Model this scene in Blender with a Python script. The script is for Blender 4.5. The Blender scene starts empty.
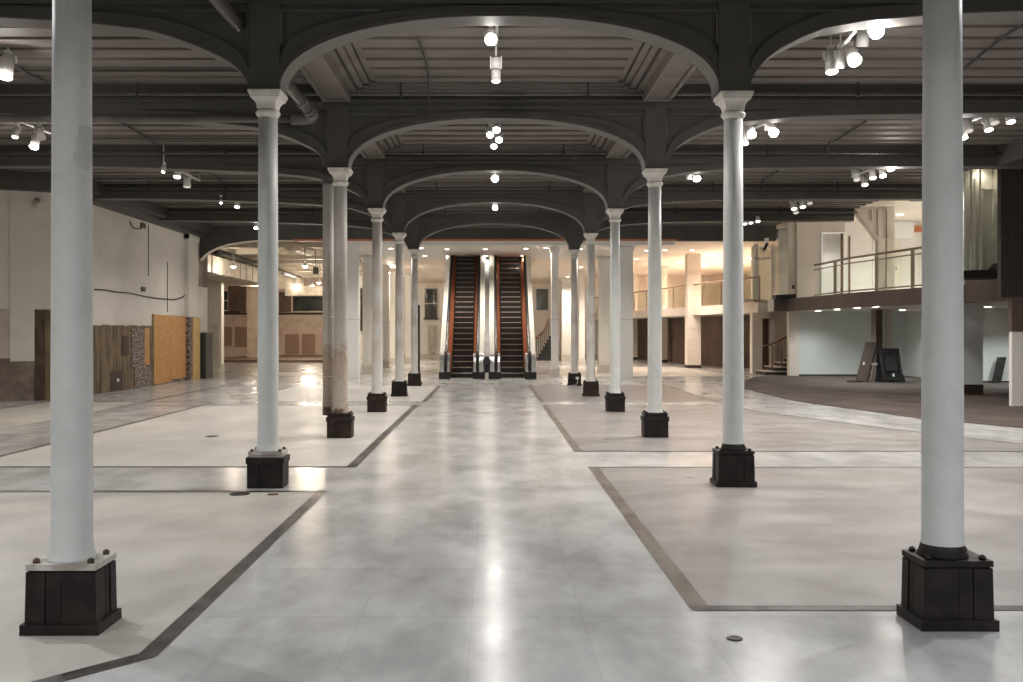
import bpy, bmesh, math, random
from mathutils import Vector, Matrix
random.seed(7)
S = bpy.context.scene
C = S.collection
PI = math.pi

# ------------------------------------------------------------------ camera
F = 985.0; CX, HY = 491.0, 332.5; EYE = 1.6
cam_d = bpy.data.cameras.new('camera'); cam = bpy.data.objects.new('camera', cam_d); C.objects.link(cam)
cam.location = (0, 0, EYE); cam.rotation_euler = (PI/2, 0, 0)
cam_d.sensor_width = 36; cam_d.lens = 36*F/1023
cam_d.shift_x = (511.5-CX)/1023; cam_d.shift_y = -(341-HY)/1023
cam_d.clip_end = 300; cam_d.clip_start = .05
S.camera = cam
def PX(x, Y): return (x-CX)/F*Y
def PZ(y, Y): return EYE+(HY-y)/F*Y
def YF(y): return F*EYE/(y-HY)          # depth of a floor point

# ------------------------------------------------------------------ world, exposure
w = bpy.data.worlds.new('world'); S.world = w; w.use_nodes = True
w.node_tree.nodes['Background'].inputs[0].default_value = (.8, .85, 1, 1)
w.node_tree.nodes['Background'].inputs[1].default_value = .02
S.view_settings.view_transform = 'Standard'; S.view_settings.look = 'None'
S.view_settings.gamma = 1; S.view_settings.use_curve_mapping = False
S.view_settings.exposure = 0.85
K_HALL = 235.0       # watts per hall spotlight
NEUT = (1.0, .95, .90); WARM = (1.0, .82, .70); COOL = (.97, .98, 1.0)
def lamp(name, loc, power, col=NEUT, kind='SPOT', size=150, radius=.06, aim=(0, 0, -1), blend=1.0, sx=1, sy=1, parent=None):
    d = bpy.data.lights.new(name, kind); d.energy = power; d.color = col
    if kind == 'SPOT':
        d.spot_size = math.radians(size); d.spot_blend = blend; d.shadow_soft_size = radius
    elif kind == 'POINT': d.shadow_soft_size = radius
    else:
        d.shape = 'RECTANGLE'; d.size = sx; d.size_y = sy
    o = bpy.data.objects.new(name, d); C.objects.link(o); o.location = loc
    o.rotation_euler = Vector(aim).to_track_quat('-Z', 'Y').to_euler()
    if parent: o.parent = parent
    return o

# ------------------------------------------------------------------ materials
M = {}
def mat(name, col, rough=.6, metal=0, noise=None, bump=0, bscale=20, emit=None, spec=.5):
    """noise = (colour2, scale, lo, hi) mixes a second colour in patches"""
    m = bpy.data.materials.new(name); m.use_nodes = True
    nt = m.node_tree; b = nt.nodes['Principled BSDF']
    b.inputs['Base Color'].default_value = (*col, 1); b.inputs['Roughness'].default_value = rough
    b.inputs['Metallic'].default_value = metal; b.inputs['Specular IOR Level'].default_value = spec
    tc = nt.nodes.new('ShaderNodeTexCoord')
    if noise:
        c2, sc, lo, hi = noise[:4]
        st = noise[4] if len(noise) > 4 else (1, 1, 1)
        mp = nt.nodes.new('ShaderNodeMapping'); mp.inputs['Scale'].default_value = st
        nt.links.new(tc.outputs['Object'], mp.inputs[0])
        n = nt.nodes.new('ShaderNodeTexNoise'); n.inputs['Scale'].default_value = sc; n.inputs['Detail'].default_value = 6
        nt.links.new(mp.outputs[0], n.inputs['Vector'])
        r = nt.nodes.new('ShaderNodeMapRange'); r.inputs[1].default_value = lo; r.inputs[2].default_value = hi
        nt.links.new(n.outputs[0], r.inputs[0])
        mx = nt.nodes.new('ShaderNodeMix'); mx.data_type = 'RGBA'
        mx.inputs[6].default_value = (*col, 1); mx.inputs[7].default_value = (*c2, 1)
        nt.links.new(r.outputs[0], mx.inputs[0]); nt.links.new(mx.outputs[2], b.inputs['Base Color'])
    if bump:
        n2 = nt.nodes.new('ShaderNodeTexNoise'); n2.inputs['Scale'].default_value = bscale; n2.inputs['Detail'].default_value = 4
        nt.links.new(tc.outputs['Object'], n2.inputs['Vector'])
        bp = nt.nodes.new('ShaderNodeBump'); bp.inputs['Strength'].default_value = bump; bp.inputs['Distance'].default_value = .02
        nt.links.new(n2.outputs[0], bp.inputs['Height']); nt.links.new(bp.outputs[0], b.inputs['Normal'])
    if emit:
        b.inputs['Emission Color'].default_value = (*emit[0], 1); b.inputs['Emission Strength'].default_value = emit[1]
    M[name] = m
    return m
mat('soffit_tone', (.125, .118, .106), .55, noise=((.15, .14, .13), 3, .4, .7))  # arch undersides, lighter than the beam faces
mat('arch_paint', (.068, .065, .059), .55, noise=((.080, .076, .070), 3, .4, .7), bump=.1, bscale=30)
mat('ceiling_paint', (.155, .136, .122), .6, noise=((.20, .176, .16), 1.6, .4, .65, (.4, 1.5, 1)), bump=.1)
mat('ceiling_dark', (.07, .062, .056), .8)
mat('pipe_grey', (.13, .125, .115), .45, noise=((.09, .085, .08), 4, .4, .6))
mat('pipe_dark', (.04, .037, .034), .5)
mat('white_iron', (.60, .62, .605), .5, noise=((.54, .56, .545), 5, .45, .7), bump=.08, bscale=12)
mat('cream_iron', (.74, .715, .67), .5, noise=((.60, .57, .52), 9, .45, .7), bump=.15, bscale=30)
mat('aged_iron', (.68, .66, .62), .5, noise=((.52, .46, .40), 3.5, .46, .66, (1, 1, .5)), bump=.25, bscale=25)
mat('base_dark', (.012, .0095, .009), .5, noise=((.024, .019, .017), 7, .45, .7), bump=.2, bscale=18, spec=.25)
mat('base_brown', (.022, .015, .012), .6, noise=((.05, .034, .027), 7, .45, .7), bump=.3, bscale=18, spec=.25)
mat('base_plate', (.50, .48, .44), .6, noise=((.30, .27, .24), 9, .4, .6), bump=.3)
mat('rust', (.10, .055, .035), .8, noise=((.03, .02, .015), 12, .4, .6), bump=.5)
mat('white_plaster', (.80, .78, .74), .6)
mat('cool_plaster', (.70, .74, .72), .6, noise=((.64, .68, .66), .7, .4, .6))
mat('cream_paint', (.78, .72, .63), .55, noise=((.70, .64, .55), 2, .45, .7))
mat('peach_paint', (.85, .745, .64), .6)
mat('beige_wall', (.58, .53, .47), .65)
mat('brown_fascia', (.105, .074, .062), .5, noise=((.085, .060, .050), 2, .4, .6))
mat('dark_panel', (.030, .022, .020), .45, noise=((.10, .085, .08), 9, .60, .68, (6, 6, .6)), bump=.2)
mat('carpet', (.085, .062, .053), .95, noise=((.055, .040, .035), 1.3, .4, .6), bump=.4, bscale=120)
mat('copper', (.62, .22, .11), .3, metal=.35, noise=((.62, .25, .12), 8, .4, .7, (1, .3, .3)))
mat('orange_strip', (.50, .17, .07), .5)
mat('step_black', (.012, .011, .011), .45)
mat('step_edge', (.42, .36, .30), .6)
mat('rubber', (.012, .012, .012), .3)
mat('steel', (.62, .62, .60), .22, metal=.9)
mat('balustrade_white', (.72, .71, .66), .55)
mat('rail_brown', (.16, .075, .045), .4)
mat('rail_metal', (.38, .30, .24), .35, metal=.6)
mat('lamp_white', (.75, .74, .72), .45)
mat('lamp_grey', (.45, .45, .45), .4)
mat('lens_on', (1, 1, 1), .5, emit=((1, .97, .93), 16))
mat('lens_soft', (1, 1, 1), .5, emit=((1, .92, .80), 4))
mat('lens_dim', (.8, .78, .7), .5, emit=((1, .93, .8), .25))
mat('lens_warm', (1, 1, 1), .5, emit=((1, .9, .75), 10))
mat('plywood', (.56, .29, .10), .6, noise=((.48, .24, .08), 3, .4, .6, (1, 1, 4)))
mat('yellow_board', (.66, .46, .20), .6, noise=((.56, .38, .16), 4, .4, .6))
mat('olive_board', (.20, .145, .085), .75, noise=((.11, .075, .045), 2.2, .42, .62, (1, 3, .8)), bump=.3)
mat('dark_wood', (.055, .035, .025), .8, noise=((.11, .075, .05), 4, .4, .65, (1, 3, .6)), bump=.5)
mat('wall_concrete', (.16, .125, .105), .85, noise=((.33, .28, .24), 1.5, .45, .7), bump=.5)
mat('wall_pinkish', (.50, .44, .39), .75, noise=((.36, .29, .24), 1.8, .48, .7), bump=.3)
mat('cabinet_dark', (.03, .032, .034), .4)
mat('cream_back', (.60, .50, .40), .6, noise=((.48, .38, .29), 2, .45, .65))
mat('pink_wall', (.66, .51, .44), .75, noise=((.55, .41, .34), 2, .45, .65))
mat('brown_wall', (.16, .105, .075), .7, noise=((.12, .08, .06), 1.3, .4, .6))
mat('brown_patch', (.34, .22, .165), .8)
mat('dark_window', (.03, .036, .035), .12, noise=((.07, .08, .075), .8, .45, .6))
mat('green_window', (.08, .10, .085), .12)
mat('marble_base', (.62, .58, .52), .3)
mat('dark_brown', (.035, .022, .018), .6)
mat('board_black', (.016, .015, .016), .35, noise=((.04, .038, .038), 9, .45, .65))
mat('board_brown', (.10, .075, .065), .5)
mat('white_plastic', (.85, .85, .85), .5)
mat('galvanised', (.60, .56, .50), .4, metal=.3, noise=((.48, .44, .38), 4, .4, .6))
mat('duct_cream', (.62, .56, .47), .5, noise=((.48, .42, .34), 3, .45, .65))

def glass(name, tint=(.9, .95, .93), refl=.12):
    m = bpy.data.materials.new(name); m.use_nodes = True; nt = m.node_tree; nt.nodes.clear()
    o = nt.nodes.new('ShaderNodeOutputMaterial'); t = nt.nodes.new('ShaderNodeBsdfTransparent'); g = nt.nodes.new('ShaderNodeBsdfGlossy')
    t.inputs[0].default_value = (*tint, 1); g.inputs['Roughness'].default_value = .03
    mx = nt.nodes.new('ShaderNodeMixShader'); mx.inputs[0].default_value = refl*.35
    nt.links.new(t.outputs[0], mx.inputs[1]); nt.links.new(g.outputs[0], mx.inputs[2]); nt.links.new(mx.outputs[0], o.inputs[0])
    M[name] = m
glass('glass', (.94, .97, .95))
glass('glass_green', (.92, .95, .93), .25)

def brick_mat(name, c1, c2, mortar, scale, vec=(1, 1, 1), rot=(0, 0, 0)):
    m = mat(name, c1, .85); nt = m.node_tree; b = nt.nodes['Principled BSDF']
    tc = nt.nodes.new('ShaderNodeTexCoord'); mp = nt.nodes.new('ShaderNodeMapping'); mp.inputs['Rotation'].default_value = rot
    mp.inputs['Scale'].default_value = vec
    br = nt.nodes.new('ShaderNodeTexBrick'); br.inputs['Scale'].default_value = scale
    br.inputs['Color1'].default_value = (*c1, 1); br.inputs['Color2'].default_value = (*c2, 1); br.inputs['Mortar'].default_value = (*mortar, 1)
    br.inputs['Mortar Size'].default_value = .015
    nt.links.new(tc.outputs['Object'], mp.inputs[0]); nt.links.new(mp.outputs[0], br.inputs[0]); nt.links.new(br.outputs[0], b.inputs['Base Color'])
mat('brick', (.10, .065, .05), .85, noise=((.36, .30, .26), 9, .44, .60, (1, 1, 1.8)), bump=.6, bscale=14)
brick_mat('pier_tile', (.76, .68, .58), (.74, .66, .56), (.45, .36, .28), 1, vec=(1, 1, 1), rot=(PI/2, 0, 0))

def dirty_iron():
    m = mat('dirty_iron', (.55, .53, .50), .55, bump=.5, bscale=30); nt = m.node_tree; b = nt.nodes['Principled BSDF']
    tc = nt.nodes.new('ShaderNodeTexCoord'); sp = nt.nodes.new('ShaderNodeSeparateXYZ'); nt.links.new(tc.outputs['Object'], sp.inputs[0])
    n = nt.nodes.new('ShaderNodeTexNoise'); n.inputs['Scale'].default_value = 7; n.inputs['Detail'].default_value = 6
    nt.links.new(tc.outputs['Object'], n.inputs['Vector'])
    a = nt.nodes.new('ShaderNodeMath'); a.operation = 'MULTIPLY_ADD'; a.inputs[1].default_value = .9; a.inputs[2].default_value = -.45
    nt.links.new(n.outputs[0], a.inputs[0])
    ad = nt.nodes.new('ShaderNodeMath'); nt.links.new(sp.outputs[2], ad.inputs[0]); nt.links.new(a.outputs[0], ad.inputs[1])
    dv = nt.nodes.new('ShaderNodeMath'); dv.operation = 'DIVIDE'; dv.inputs[1].default_value = 4.2; nt.links.new(ad.outputs[0], dv.inputs[0])
    cr = nt.nodes.new('ShaderNodeValToRGB'); e = cr.color_ramp.elements
    e[0].position = 0; e[0].color = (.31, .22, .155, 1); e[1].position = 1; e[1].color = (.68, .68, .65, 1)
    for p, c in ((.09, (.10, .06, .045, 1)), (.11, (.48, .41, .34, 1)), (.18, (.52, .45, .38, 1)), (.30, (.38, .30, .23, 1)), (.33, (.53, .49, .44, 1)), (.55, (.44, .39, .35, 1)), (.72, (.66, .63, .59, 1))):
        x = cr.color_ramp.elements.new(p); x.color = c
    nt.links.new(dv.outputs[0], cr.inputs[0]); nt.links.new(cr.outputs[0], b.inputs['Base Color'])
dirty_iron()

def floor_mat(name, c1, c2, rlo, rhi, tile=None, streak=(1, .5, 1), seam=.82, spec=.5, blotch=1.6):
    m = mat(name, c1, .3, spec=spec); nt = m.node_tree; b = nt.nodes['Principled BSDF']; L = nt.links.new
    tc = nt.nodes.new('ShaderNodeTexCoord'); mp = nt.nodes.new('ShaderNodeMapping'); mp.inputs['Scale'].default_value = streak
    L(tc.outputs['Object'], mp.inputs[0])
    n = nt.nodes.new('ShaderNodeTexNoise'); n.inputs['Scale'].default_value = blotch; n.inputs['Detail'].default_value = 5; n.inputs['Roughness'].default_value = .6
    L(mp.outputs[0], n.inputs['Vector'])
    r = nt.nodes.new('ShaderNodeMapRange'); r.inputs[1].default_value = .38; r.inputs[2].default_value = .62; L(n.outputs[0], r.inputs[0])
    mx = nt.nodes.new('ShaderNodeMix'); mx.data_type = 'RGBA'; mx.inputs[6].default_value = (*c1, 1); mx.inputs[7].default_value = (*c2, 1)
    L(r.outputs[0], mx.inputs[0]); out = mx.outputs[2]
    if tile:
        tw, tl, ox, oy = tile
        m2 = nt.nodes.new('ShaderNodeMapping'); m2.inputs['Location'].default_value = (ox, oy, 0)
        L(tc.outputs['Object'], m2.inputs[0])
        br = nt.nodes.new('ShaderNodeTexBrick'); br.offset = 0; br.inputs['Scale'].default_value = 1
        br.inputs['Brick Width'].default_value = tw; br.inputs['Row Height'].default_value = tl
        br.inputs['Mortar Size'].default_value = 0; br.inputs['Bias'].default_value = 0
        br.inputs['Color1'].default_value = (1, 1, 1, 1); br.inputs['Color2'].default_value = (.93, .93, .93, 1)
        L(m2.outputs[0], br.inputs[0])
        sx = nt.nodes.new('ShaderNodeSeparateXYZ'); L(m2.outputs[0], sx.inputs[0])
        def mth(op, a, b_):
            q = nt.nodes.new('ShaderNodeMath'); q.operation = op
            for k, v in enumerate((a, b_)):
                if v is None: continue
                if isinstance(v, (int, float)): q.inputs[k].default_value = v
                else: L(v, q.inputs[k])
            return q.outputs[0]
        def line(sock, period, width):     # 1 on the joint
            fr_ = mth('FRACT', mth('DIVIDE', sock, period), None)
            d_ = mth('MINIMUM', fr_, mth('SUBTRACT', 1.0, fr_))
            return mth('LESS_THAN', mth('MULTIPLY', d_, period), width/2)
        jt = mth('MAXIMUM', line(sx.outputs[0], tw, .006), line(sx.outputs[1], tl, .018))
        dk = mth('SUBTRACT', 1.0, mth('MULTIPLY', jt, 1-seam))
        cb = nt.nodes.new('ShaderNodeCombineColor'); [L(dk, cb.inputs[k]) for k in range(3)]
        mu = nt.nodes.new('ShaderNodeMix'); mu.data_type = 'RGBA'; mu.blend_type = 'MULTIPLY'; mu.inputs[0].default_value = 1
        L(out, mu.inputs[6]); L(br.outputs[0], mu.inputs[7]); out = mu.outputs[2]
        mv = nt.nodes.new('ShaderNodeMix'); mv.data_type = 'RGBA'; mv.blend_type = 'MULTIPLY'; mv.inputs[0].default_value = 1
        L(out, mv.inputs[6]); L(cb.outputs[0], mv.inputs[7]); out = mv.outputs[2]
    L(out, b.inputs['Base Color'])
    n2 = nt.nodes.new('ShaderNodeTexNoise'); n2.inputs['Scale'].default_value = 2.2; n2.inputs['Detail'].default_value = 3
    L(tc.outputs['Object'], n2.inputs['Vector'])
    r2 = nt.nodes.new('ShaderNodeMapRange'); r2.inputs[1].default_value = .35; r2.inputs[2].default_value = .7; r2.inputs[3].default_value = rlo; r2.inputs[4].default_value = rhi
    L(n2.outputs[0], r2.inputs[0]); L(r2.outputs[0], b.inputs['Roughness'])
floor_mat('aisle', (.50, .50, .49), (.335, .333, .326), .17, .262, tile=(.625, 1.12, .110, .06), seam=.90)
floor_mat('matte_left', (.455, .432, .39), (.36, .338, .307), .38, .55, tile=(1.25, 1.12, .1, .3), seam=.9, spec=.35)
floor_mat('matte_mid', (.56, .537, .497), (.47, .448, .412), .35, .5, tile=(1.25, 1.12, .1, .3), seam=.93, spec=.35, blotch=1)
floor_mat('matte_right', (.285, .263, .252), (.21, .193, .183), .28, .42, tile=(1.25, 1.12, .4, .1), seam=.92, streak=(.45, 1, 1))
floor_mat('strip', (.030, .024, .022), (.085, .072, .065), .3, .5, blotch=8)
floor_mat('strip_brown', (.09, .07, .055), (.17, .14, .115), .3, .45, blotch=6)

# ------------------------------------------------------------------ mesh helpers
class MB:
    def __init__(s): s.v = []; s.f = []; s.mi = []; s.m = 0; s.smooth = []; s.sm = False
    def _add(s, vs, fs):
        o = len(s.v); s.v += [tuple(p) for p in vs]
        for f in fs: s.f.append([o+i for i in f]); s.mi.append(s.m); s.smooth.append(s.sm)
        return s
    def box(s, x0, x1, y0, y1, z0, z1):
        if x0 > x1: x0, x1 = x1, x0
        if y0 > y1: y0, y1 = y1, y0
        if z0 > z1: z0, z1 = z1, z0
        return s._add([(x0,y0,z0),(x1,y0,z0),(x1,y1,z0),(x0,y1,z0),(x0,y0,z1),(x1,y0,z1),(x1,y1,z1),(x0,y1,z1)],
               [(0,3,2,1),(4,5,6,7),(0,1,5,4),(1,2,6,5),(2,3,7,6),(3,0,4,7)])
    def frustum(s, w0, d0, z0, w1, d1, z1, cx=0, cy=0):
        vs = [(cx+a*w/2, cy+b*d/2, z) for w, d, z in ((w0,d0,z0),(w1,d1,z1)) for a, b in ((-1,-1),(1,-1),(1,1),(-1,1))]
        return s._add(vs, [(0,3,2,1),(4,5,6,7),(0,1,5,4),(1,2,6,5),(2,3,7,6),(3,0,4,7)])
    def hexa(s, p):   # 8 points: bottom 4 then top 4, ccw
        return s._add(p, [(0,3,2,1),(4,5,6,7),(0,1,5,4),(1,2,6,5),(2,3,7,6),(3,0,4,7)])
    def prism_xz(s, pts, y0, y1):
        n = len(pts); vs = [(x, y0, z) for x, z in pts]+[(x, y1, z) for x, z in pts]
        return s._add(vs, [list(range(n)), list(range(2*n-1, n-1, -1))]+[(i, n+i, n+(i+1) % n, (i+1) % n) for i in range(n)])
    def prism_yz(s, pts, x0, x1):
        n = len(pts); vs = [(x0, y, z) for y, z in pts]+[(x1, y, z) for y, z in pts]
        return s._add(vs, [list(range(n-1, -1, -1)), list(range(n, 2*n))]+[(i, (i+1) % n, n+(i+1) % n, n+i) for i in range(n)])
    def prism_xy(s, pts, z0, z1):
        n = len(pts); vs = [(x, y, z0) for x, y in pts]+[(x, y, z1) for x, y in pts]
        return s._add(vs, [list(range(n-1, -1, -1)), list(range(n, 2*n))]+[(i, (i+1) % n, n+(i+1) % n, n+i) for i in range(n)])
    def band(s, xs, lo, hi, y0, y1):
        """solid between curves z=lo(x) and z=hi(x)"""
        n = len(xs); vs = []
        for x in xs: vs += [(x, y0, lo(x)), (x, y0, hi(x)), (x, y1, hi(x)), (x, y1, lo(x))]
        fs = [(0, 1, 2, 3), ((n-1)*4+3, (n-1)*4+2, (n-1)*4+1, (n-1)*4)]
        for i in range(n-1):
            a = i*4; b = a+4
            fs += [(a, b, b+1, a+1), (a+1, b+1, b+2, a+2), (a+2, b+2, b+3, a+3), (a+3, b+3, b, a)]
        return s._add(vs, fs)
    def lathe(s, prof, seg=32, cx=0, cy=0, cap=True):
        vs = []; fs = []; n = len(prof)
        for i in range(seg):
            a = 2*PI*i/seg
            vs += [(cx+r*math.cos(a), cy+r*math.sin(a), z) for r, z in prof]
        for i in range(seg):
            j = (i+1) % seg
            for k in range(n-1): fs.append((i*n+k, j*n+k, j*n+k+1, i*n+k+1))
        old = s.sm; s.sm = True; s._add(vs, fs); s.sm = old
        if cap:
            o = len(s.v)-len(vs)
            s.f.append([o+i*n for i in range(seg-1, -1, -1)]); s.mi.append(s.m); s.smooth.append(False)
            s.f.append([o+i*n+n-1 for i in range(seg)]); s.mi.append(s.m); s.smooth.append(False)
        return s
    def cyl(s, a, b, r, seg=16, r2=None):
        a = Vector(a); b = Vector(b); d = (b-a); L = d.length
        if L < 1e-6: return s
        q = d.to_track_quat('Z', 'Y').to_matrix(); r2 = r if r2 is None else r2
        vs = []; fs = []
        for i in range(seg):
            t = 2*PI*i/seg; p = q @ Vector((math.cos(t), math.sin(t), 0))
            vs += [a+p*r, b+p*r2]
        for i in range(seg):
            j = (i+1) % seg; fs.append((2*i, 2*j, 2*j+1, 2*i+1))
        old = s.sm; s.sm = True; s._add(vs, fs); s.sm = old
        o = len(s.v)-len(vs)
        s.f.append([o+2*i for i in range(seg-1, -1, -1)]); s.mi.append(s.m); s.smooth.append(False)
        s.f.append([o+2*i+1 for i in range(seg)]); s.mi.append(s.m); s.smooth.append(False)
        return s
    def tube(s, pts, r, seg=8):
        pts = [Vector(p) for p in pts]; vs = []; fs = []; n = len(pts)
        up = Vector((0, 0, 1))
        for i, p in enumerate(pts):
            d = (pts[min(i+1, n-1)]-pts[max(i-1, 0)]).normalized()
            u = d.cross(up)
            if u.length < .05: u = d.cross(Vector((1, 0, 0)))
            u.normalize(); v = d.cross(u).normalized()
            for k in range(seg):
                t = 2*PI*k/seg; vs.append(p+u*r*math.cos(t)+v*r*math.sin(t))
        for i in range(n-1):
            for k in range(seg):
                j = (k+1) % seg; fs.append((i*seg+k, i*seg+j, (i+1)*seg+j, (i+1)*seg+k))
        fs += [list(range(seg-1, -1, -1)), [(n-1)*seg+k for k in range(seg)]]
        old = s.sm; s.sm = True; s._add(vs, fs); s.sm = old
        return s
    def mesh(s, name, mats):
        me = bpy.data.meshes.new(name); me.from_pydata(s.v, [], s.f)
        for m in mats: me.materials.append(M[m])
        for p, i, sm in zip(me.polygons, s.mi, s.smooth): p.material_index = i; p.use_smooth = sm
        bm = bmesh.new(); bm.from_mesh(me); bmesh.ops.recalc_face_normals(bm, faces=bm.faces); bm.to_mesh(me); bm.free()
        me.update(); return me
def obj(name, mb, mats, parent=None, bevel=0):
    if isinstance(mats, str): mats = [mats]
    me = mb.mesh(name, mats) if isinstance(mb, MB) else mb
    o = bpy.data.objects.new(name, me); C.objects.link(o); o.parent = parent
    if bevel:
        b = o.modifiers.new('bevel', 'BEVEL'); b.width = bevel; b.segments = 2; b.limit_method = 'ANGLE'
    return o
def tag(o, label, cat, group=None):
    o['label'] = label; o['category'] = cat
    if group: o['group'] = group
    return o
def thing(name, label, cat, loc=(0, 0, 0), rz=0, group=None):
    o = bpy.data.objects.new(name, None); C.objects.link(o); o.location = loc; o.rotation_euler = (0, 0, rz)
    return tag(o, label, cat, group)
def struct(name, mb, mats, parent=None, bevel=0):
    o = obj(name, mb, mats, parent, bevel)
    if not parent: o['kind'] = 'structure'
    return o
def dup(root, label=None, group=None):
    r = root.copy(); C.objects.link(r)
    if label: r['label'] = label
    if group: r['group'] = group
    for ch in list(root.children):
        c = ch.copy(); C.objects.link(c); c.parent = r
        for g in list(ch.children):
            d = g.copy(); C.objects.link(d); d.parent = c
    return r

# ------------------------------------------------------------------ main dimensions
YN = [5.483+4.85*n for n in range(6)]          # column rows along the aisle
XL, XR = -2.338, 2.510                         # left and right column lines
CAPT = 4.09; CT = 4.13                                      # top of capitals
ZC = 5.36                                      # board ceiling
YE = 34.5                                      # end of dark ceiling

# ================================================================== FLOOR
f = MB()
f.m = 0; f._add([(-32, -7, 0), (22, -7, 0), (22, 76, 0), (-32, 76, 0)], [(0, 1, 2, 3)])
def fp(pts, m, z=.002): f.m = m; f._add([(x, y, z) for x, y in pts], [list(range(len(pts)))])
def fr(x0, x1, y0, y1, m, z=.002): fp([(x0, y0), (x1, y0), (x1, y1), (x0, y1)], m, z)
SW = .10
# left fields
fp([(-1.65, 4.86), (-1.65, 9.9), (-8.2, 9.9), (-8.2, -2), (-5.0, -2), (-5.0, 1.1)], 1)
fp([(-1.65, 4.86), (-1.65, 9.93), (-1.75, 9.93), (-1.75, 4.90), (-5.1, 1.15), (-5.0, 1.1)], 4, .004)
fr(-8.2, -1.65, 9.85, 9.95, 4, .004)
fr(-6.35, -1.62, 11.7, 21.6, 2); fr(-11, -1.62, 11.68, 11.76, 4, .004); fr(-1.72, -1.60, 11.7, 21.6, 4, .004); fr(-6.37, -6.29, 11.7, 21.6, 4, .004)
fr(-9, -1.6, 21.55, 21.62, 4, .004)
fr(-5.85, -1.5, 22.7, 29.6, 2); fr(-1.6, -1.48, 22.7, 29.6, 4, .004); fr(-5.87, -5.80, 22.7, 29.6, 4, .004); fr(-10, -1.5, 22.65, 22.71, 4, .004)
fr(-8.05, -7.97, 22.7, 52, 4, .004); fr(-8.9, -6.3, 36.5, 39.5, 2)
fr(-10.2, -8.05, 11.7, 22.6, 1)
# right fields
fr(1.16, 9.5, 5.68, 11.68, 3); fr(1.155, 1.27, 5.76, 11.7, 5, .004); fr(1.155, 9.5, 5.66, 5.76, 4, .004); fr(1.16, 9.5, 11.64, 11.70, 4, .004)
arc = [(5.2, 30), (5.2, 22), (5.3, 20.3), (6.05, 17.7), (7.15, 15.0), (7.8, 13.6), (8, 13.25)]
fp([(1.13, 13.25)]+arc[::-1]+[(1.13, 30)], 3)
fr(1.12, 1.23, 13.25, 21.6, 5, .004); fr(1.12, 1.23, 22.8, 30, 5, .004); fr(1.13, 8.0, 13.22, 13.28, 4, .004); fr(1.13, 5.2, 21.7, 22.7, 0, .0045)
for (a, b) in zip(arc[:-1], arc[1:]):
    fp([(a[0], a[1]), (b[0], b[1]), (b[0]+.06, b[1]+.03), (a[0]+.06, a[1]+.03)], 4, .004)
fp([(2.2, 36), (9.2, 36), (8.6, 46), (3.4, 46)], 1)
floor = struct('floor', f, ['aisle', 'matte_left', 'matte_mid', 'matte_right', 'strip', 'strip_brown'])
cp = MB().prism_xy([(7.17, 27.9), (7.1, 23), (7.38, 21.4), (7.99, 18.2), (8.91, 16.5), (12, 13.2), (13.9, 12), (13.9, 21.1), (17.7, 21.4), (17.7, 36.1), (10.15, 36.1), (9.4, 35.2), (8.4, 32.5)], .001, .014)
tag(obj('carpet', cp, 'carpet'), 'dark brown carpet with curved edge covering the floor under the mezzanine', 'carpet')

# ================================================================== CEILING (dark boarded)
c = MB(); c.m = 1; c.box(-12, 11.0, -7, 29.8, 5.40, 5.5); c.box(-12, 9.95, 29.8, YE, 5.40, 5.5)
c.m = 0
XB = [(-12, -2.55), (-2.13, 2.30), (2.72, 11.0)]
y = -6.9
while y < YE-.1:
    w_ = .215
    near = min(abs((y+w_/2)-yy) for yy in YN+[YE])
    if near > .22:
        for (a, b) in XB:
            if b > 5 and y > 29.6: b = 9.95
            aa, bb = (a, b) if (a < -3 or b > 3) else (a+.42, b-.42)
            k = int(round((y+7)/.24)) % 2
            c.box(aa, bb, y, y+w_, ZC-(.03 if k else 0), 5.41)
    y += .24
for i, y0 in enumerate([-6.9]+YN):       # stepped borders of the central coffers
    y1 = (YN+[YE])[i]
    if y1-y0 < .5: continue
    ya, yb = y0+.17, y1-.17
    for k, (o, z) in enumerate(((0, 5.24), (.12, 5.29), (.22, 5.33), (.33, 5.36))):
        wd = .09
        for sx, e in ((1, -2.13), (-1, 2.30)):
            c.box(e+sx*o, e+sx*(o+wd), ya, yb, z, 5.41)
        c.box(-2.13+o, 2.30-o, ya+o*.7, ya+o*.7+.07, z, 5.41); c.box(-2.13+o, 2.30-o, yb-o*.7-.07, yb-o*.7, z, 5.41)
struct('ceiling', c, ['ceiling_paint', 'ceiling_dark'])
# lintels along the two column lines, one per bay
t_i = 1
def trim(mb, mats, bevel=0):
    global t_i
    o = struct('trim_%d' % t_i, mb, mats, None, bevel); t_i += 1; return o
for xc in (XL, XR):
    m_ = MB(); prev = -6.9
    for yn in YN+[YE]:
        ya, yb = prev+.17, yn-.17; prev = yn
        if yb-ya < 1: continue
        m_.box(xc-.21, xc+.21, ya, yb, 5.14, 5.42)
        m_.box(xc-.21, xc-.15, ya, yb, 5.10, 5.14); m_.box(xc+.15, xc+.21, ya, yb, 5.10, 5.14)
        m_.box(xc-.15, xc+.15, ya, ya+.12, 5.10, 5.14); m_.box(xc-.15, xc+.15, yb-.12, yb, 5.10, 5.14)
    trim(m_, 'ceiling_paint')
# dark beam along left wall top and right edge
trim(MB().box(-10.6, -9.95, 23.3, YE-.2, 4.90, 5.42).box(-9.95, -9.7, 23.3, YE-.2, 5.05, 5.42), 'arch_paint')
trim(MB().prism_xy([(-13, 21.9), (-9.9, 23.1), (-9.9, 23.6), (-13, 22.9)], 4.90, 5.42), 'arch_paint')
trim(MB().box(10.2, 11.4, 18.0, 19.85, 4.95, 5.42), 'arch_paint')

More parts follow.
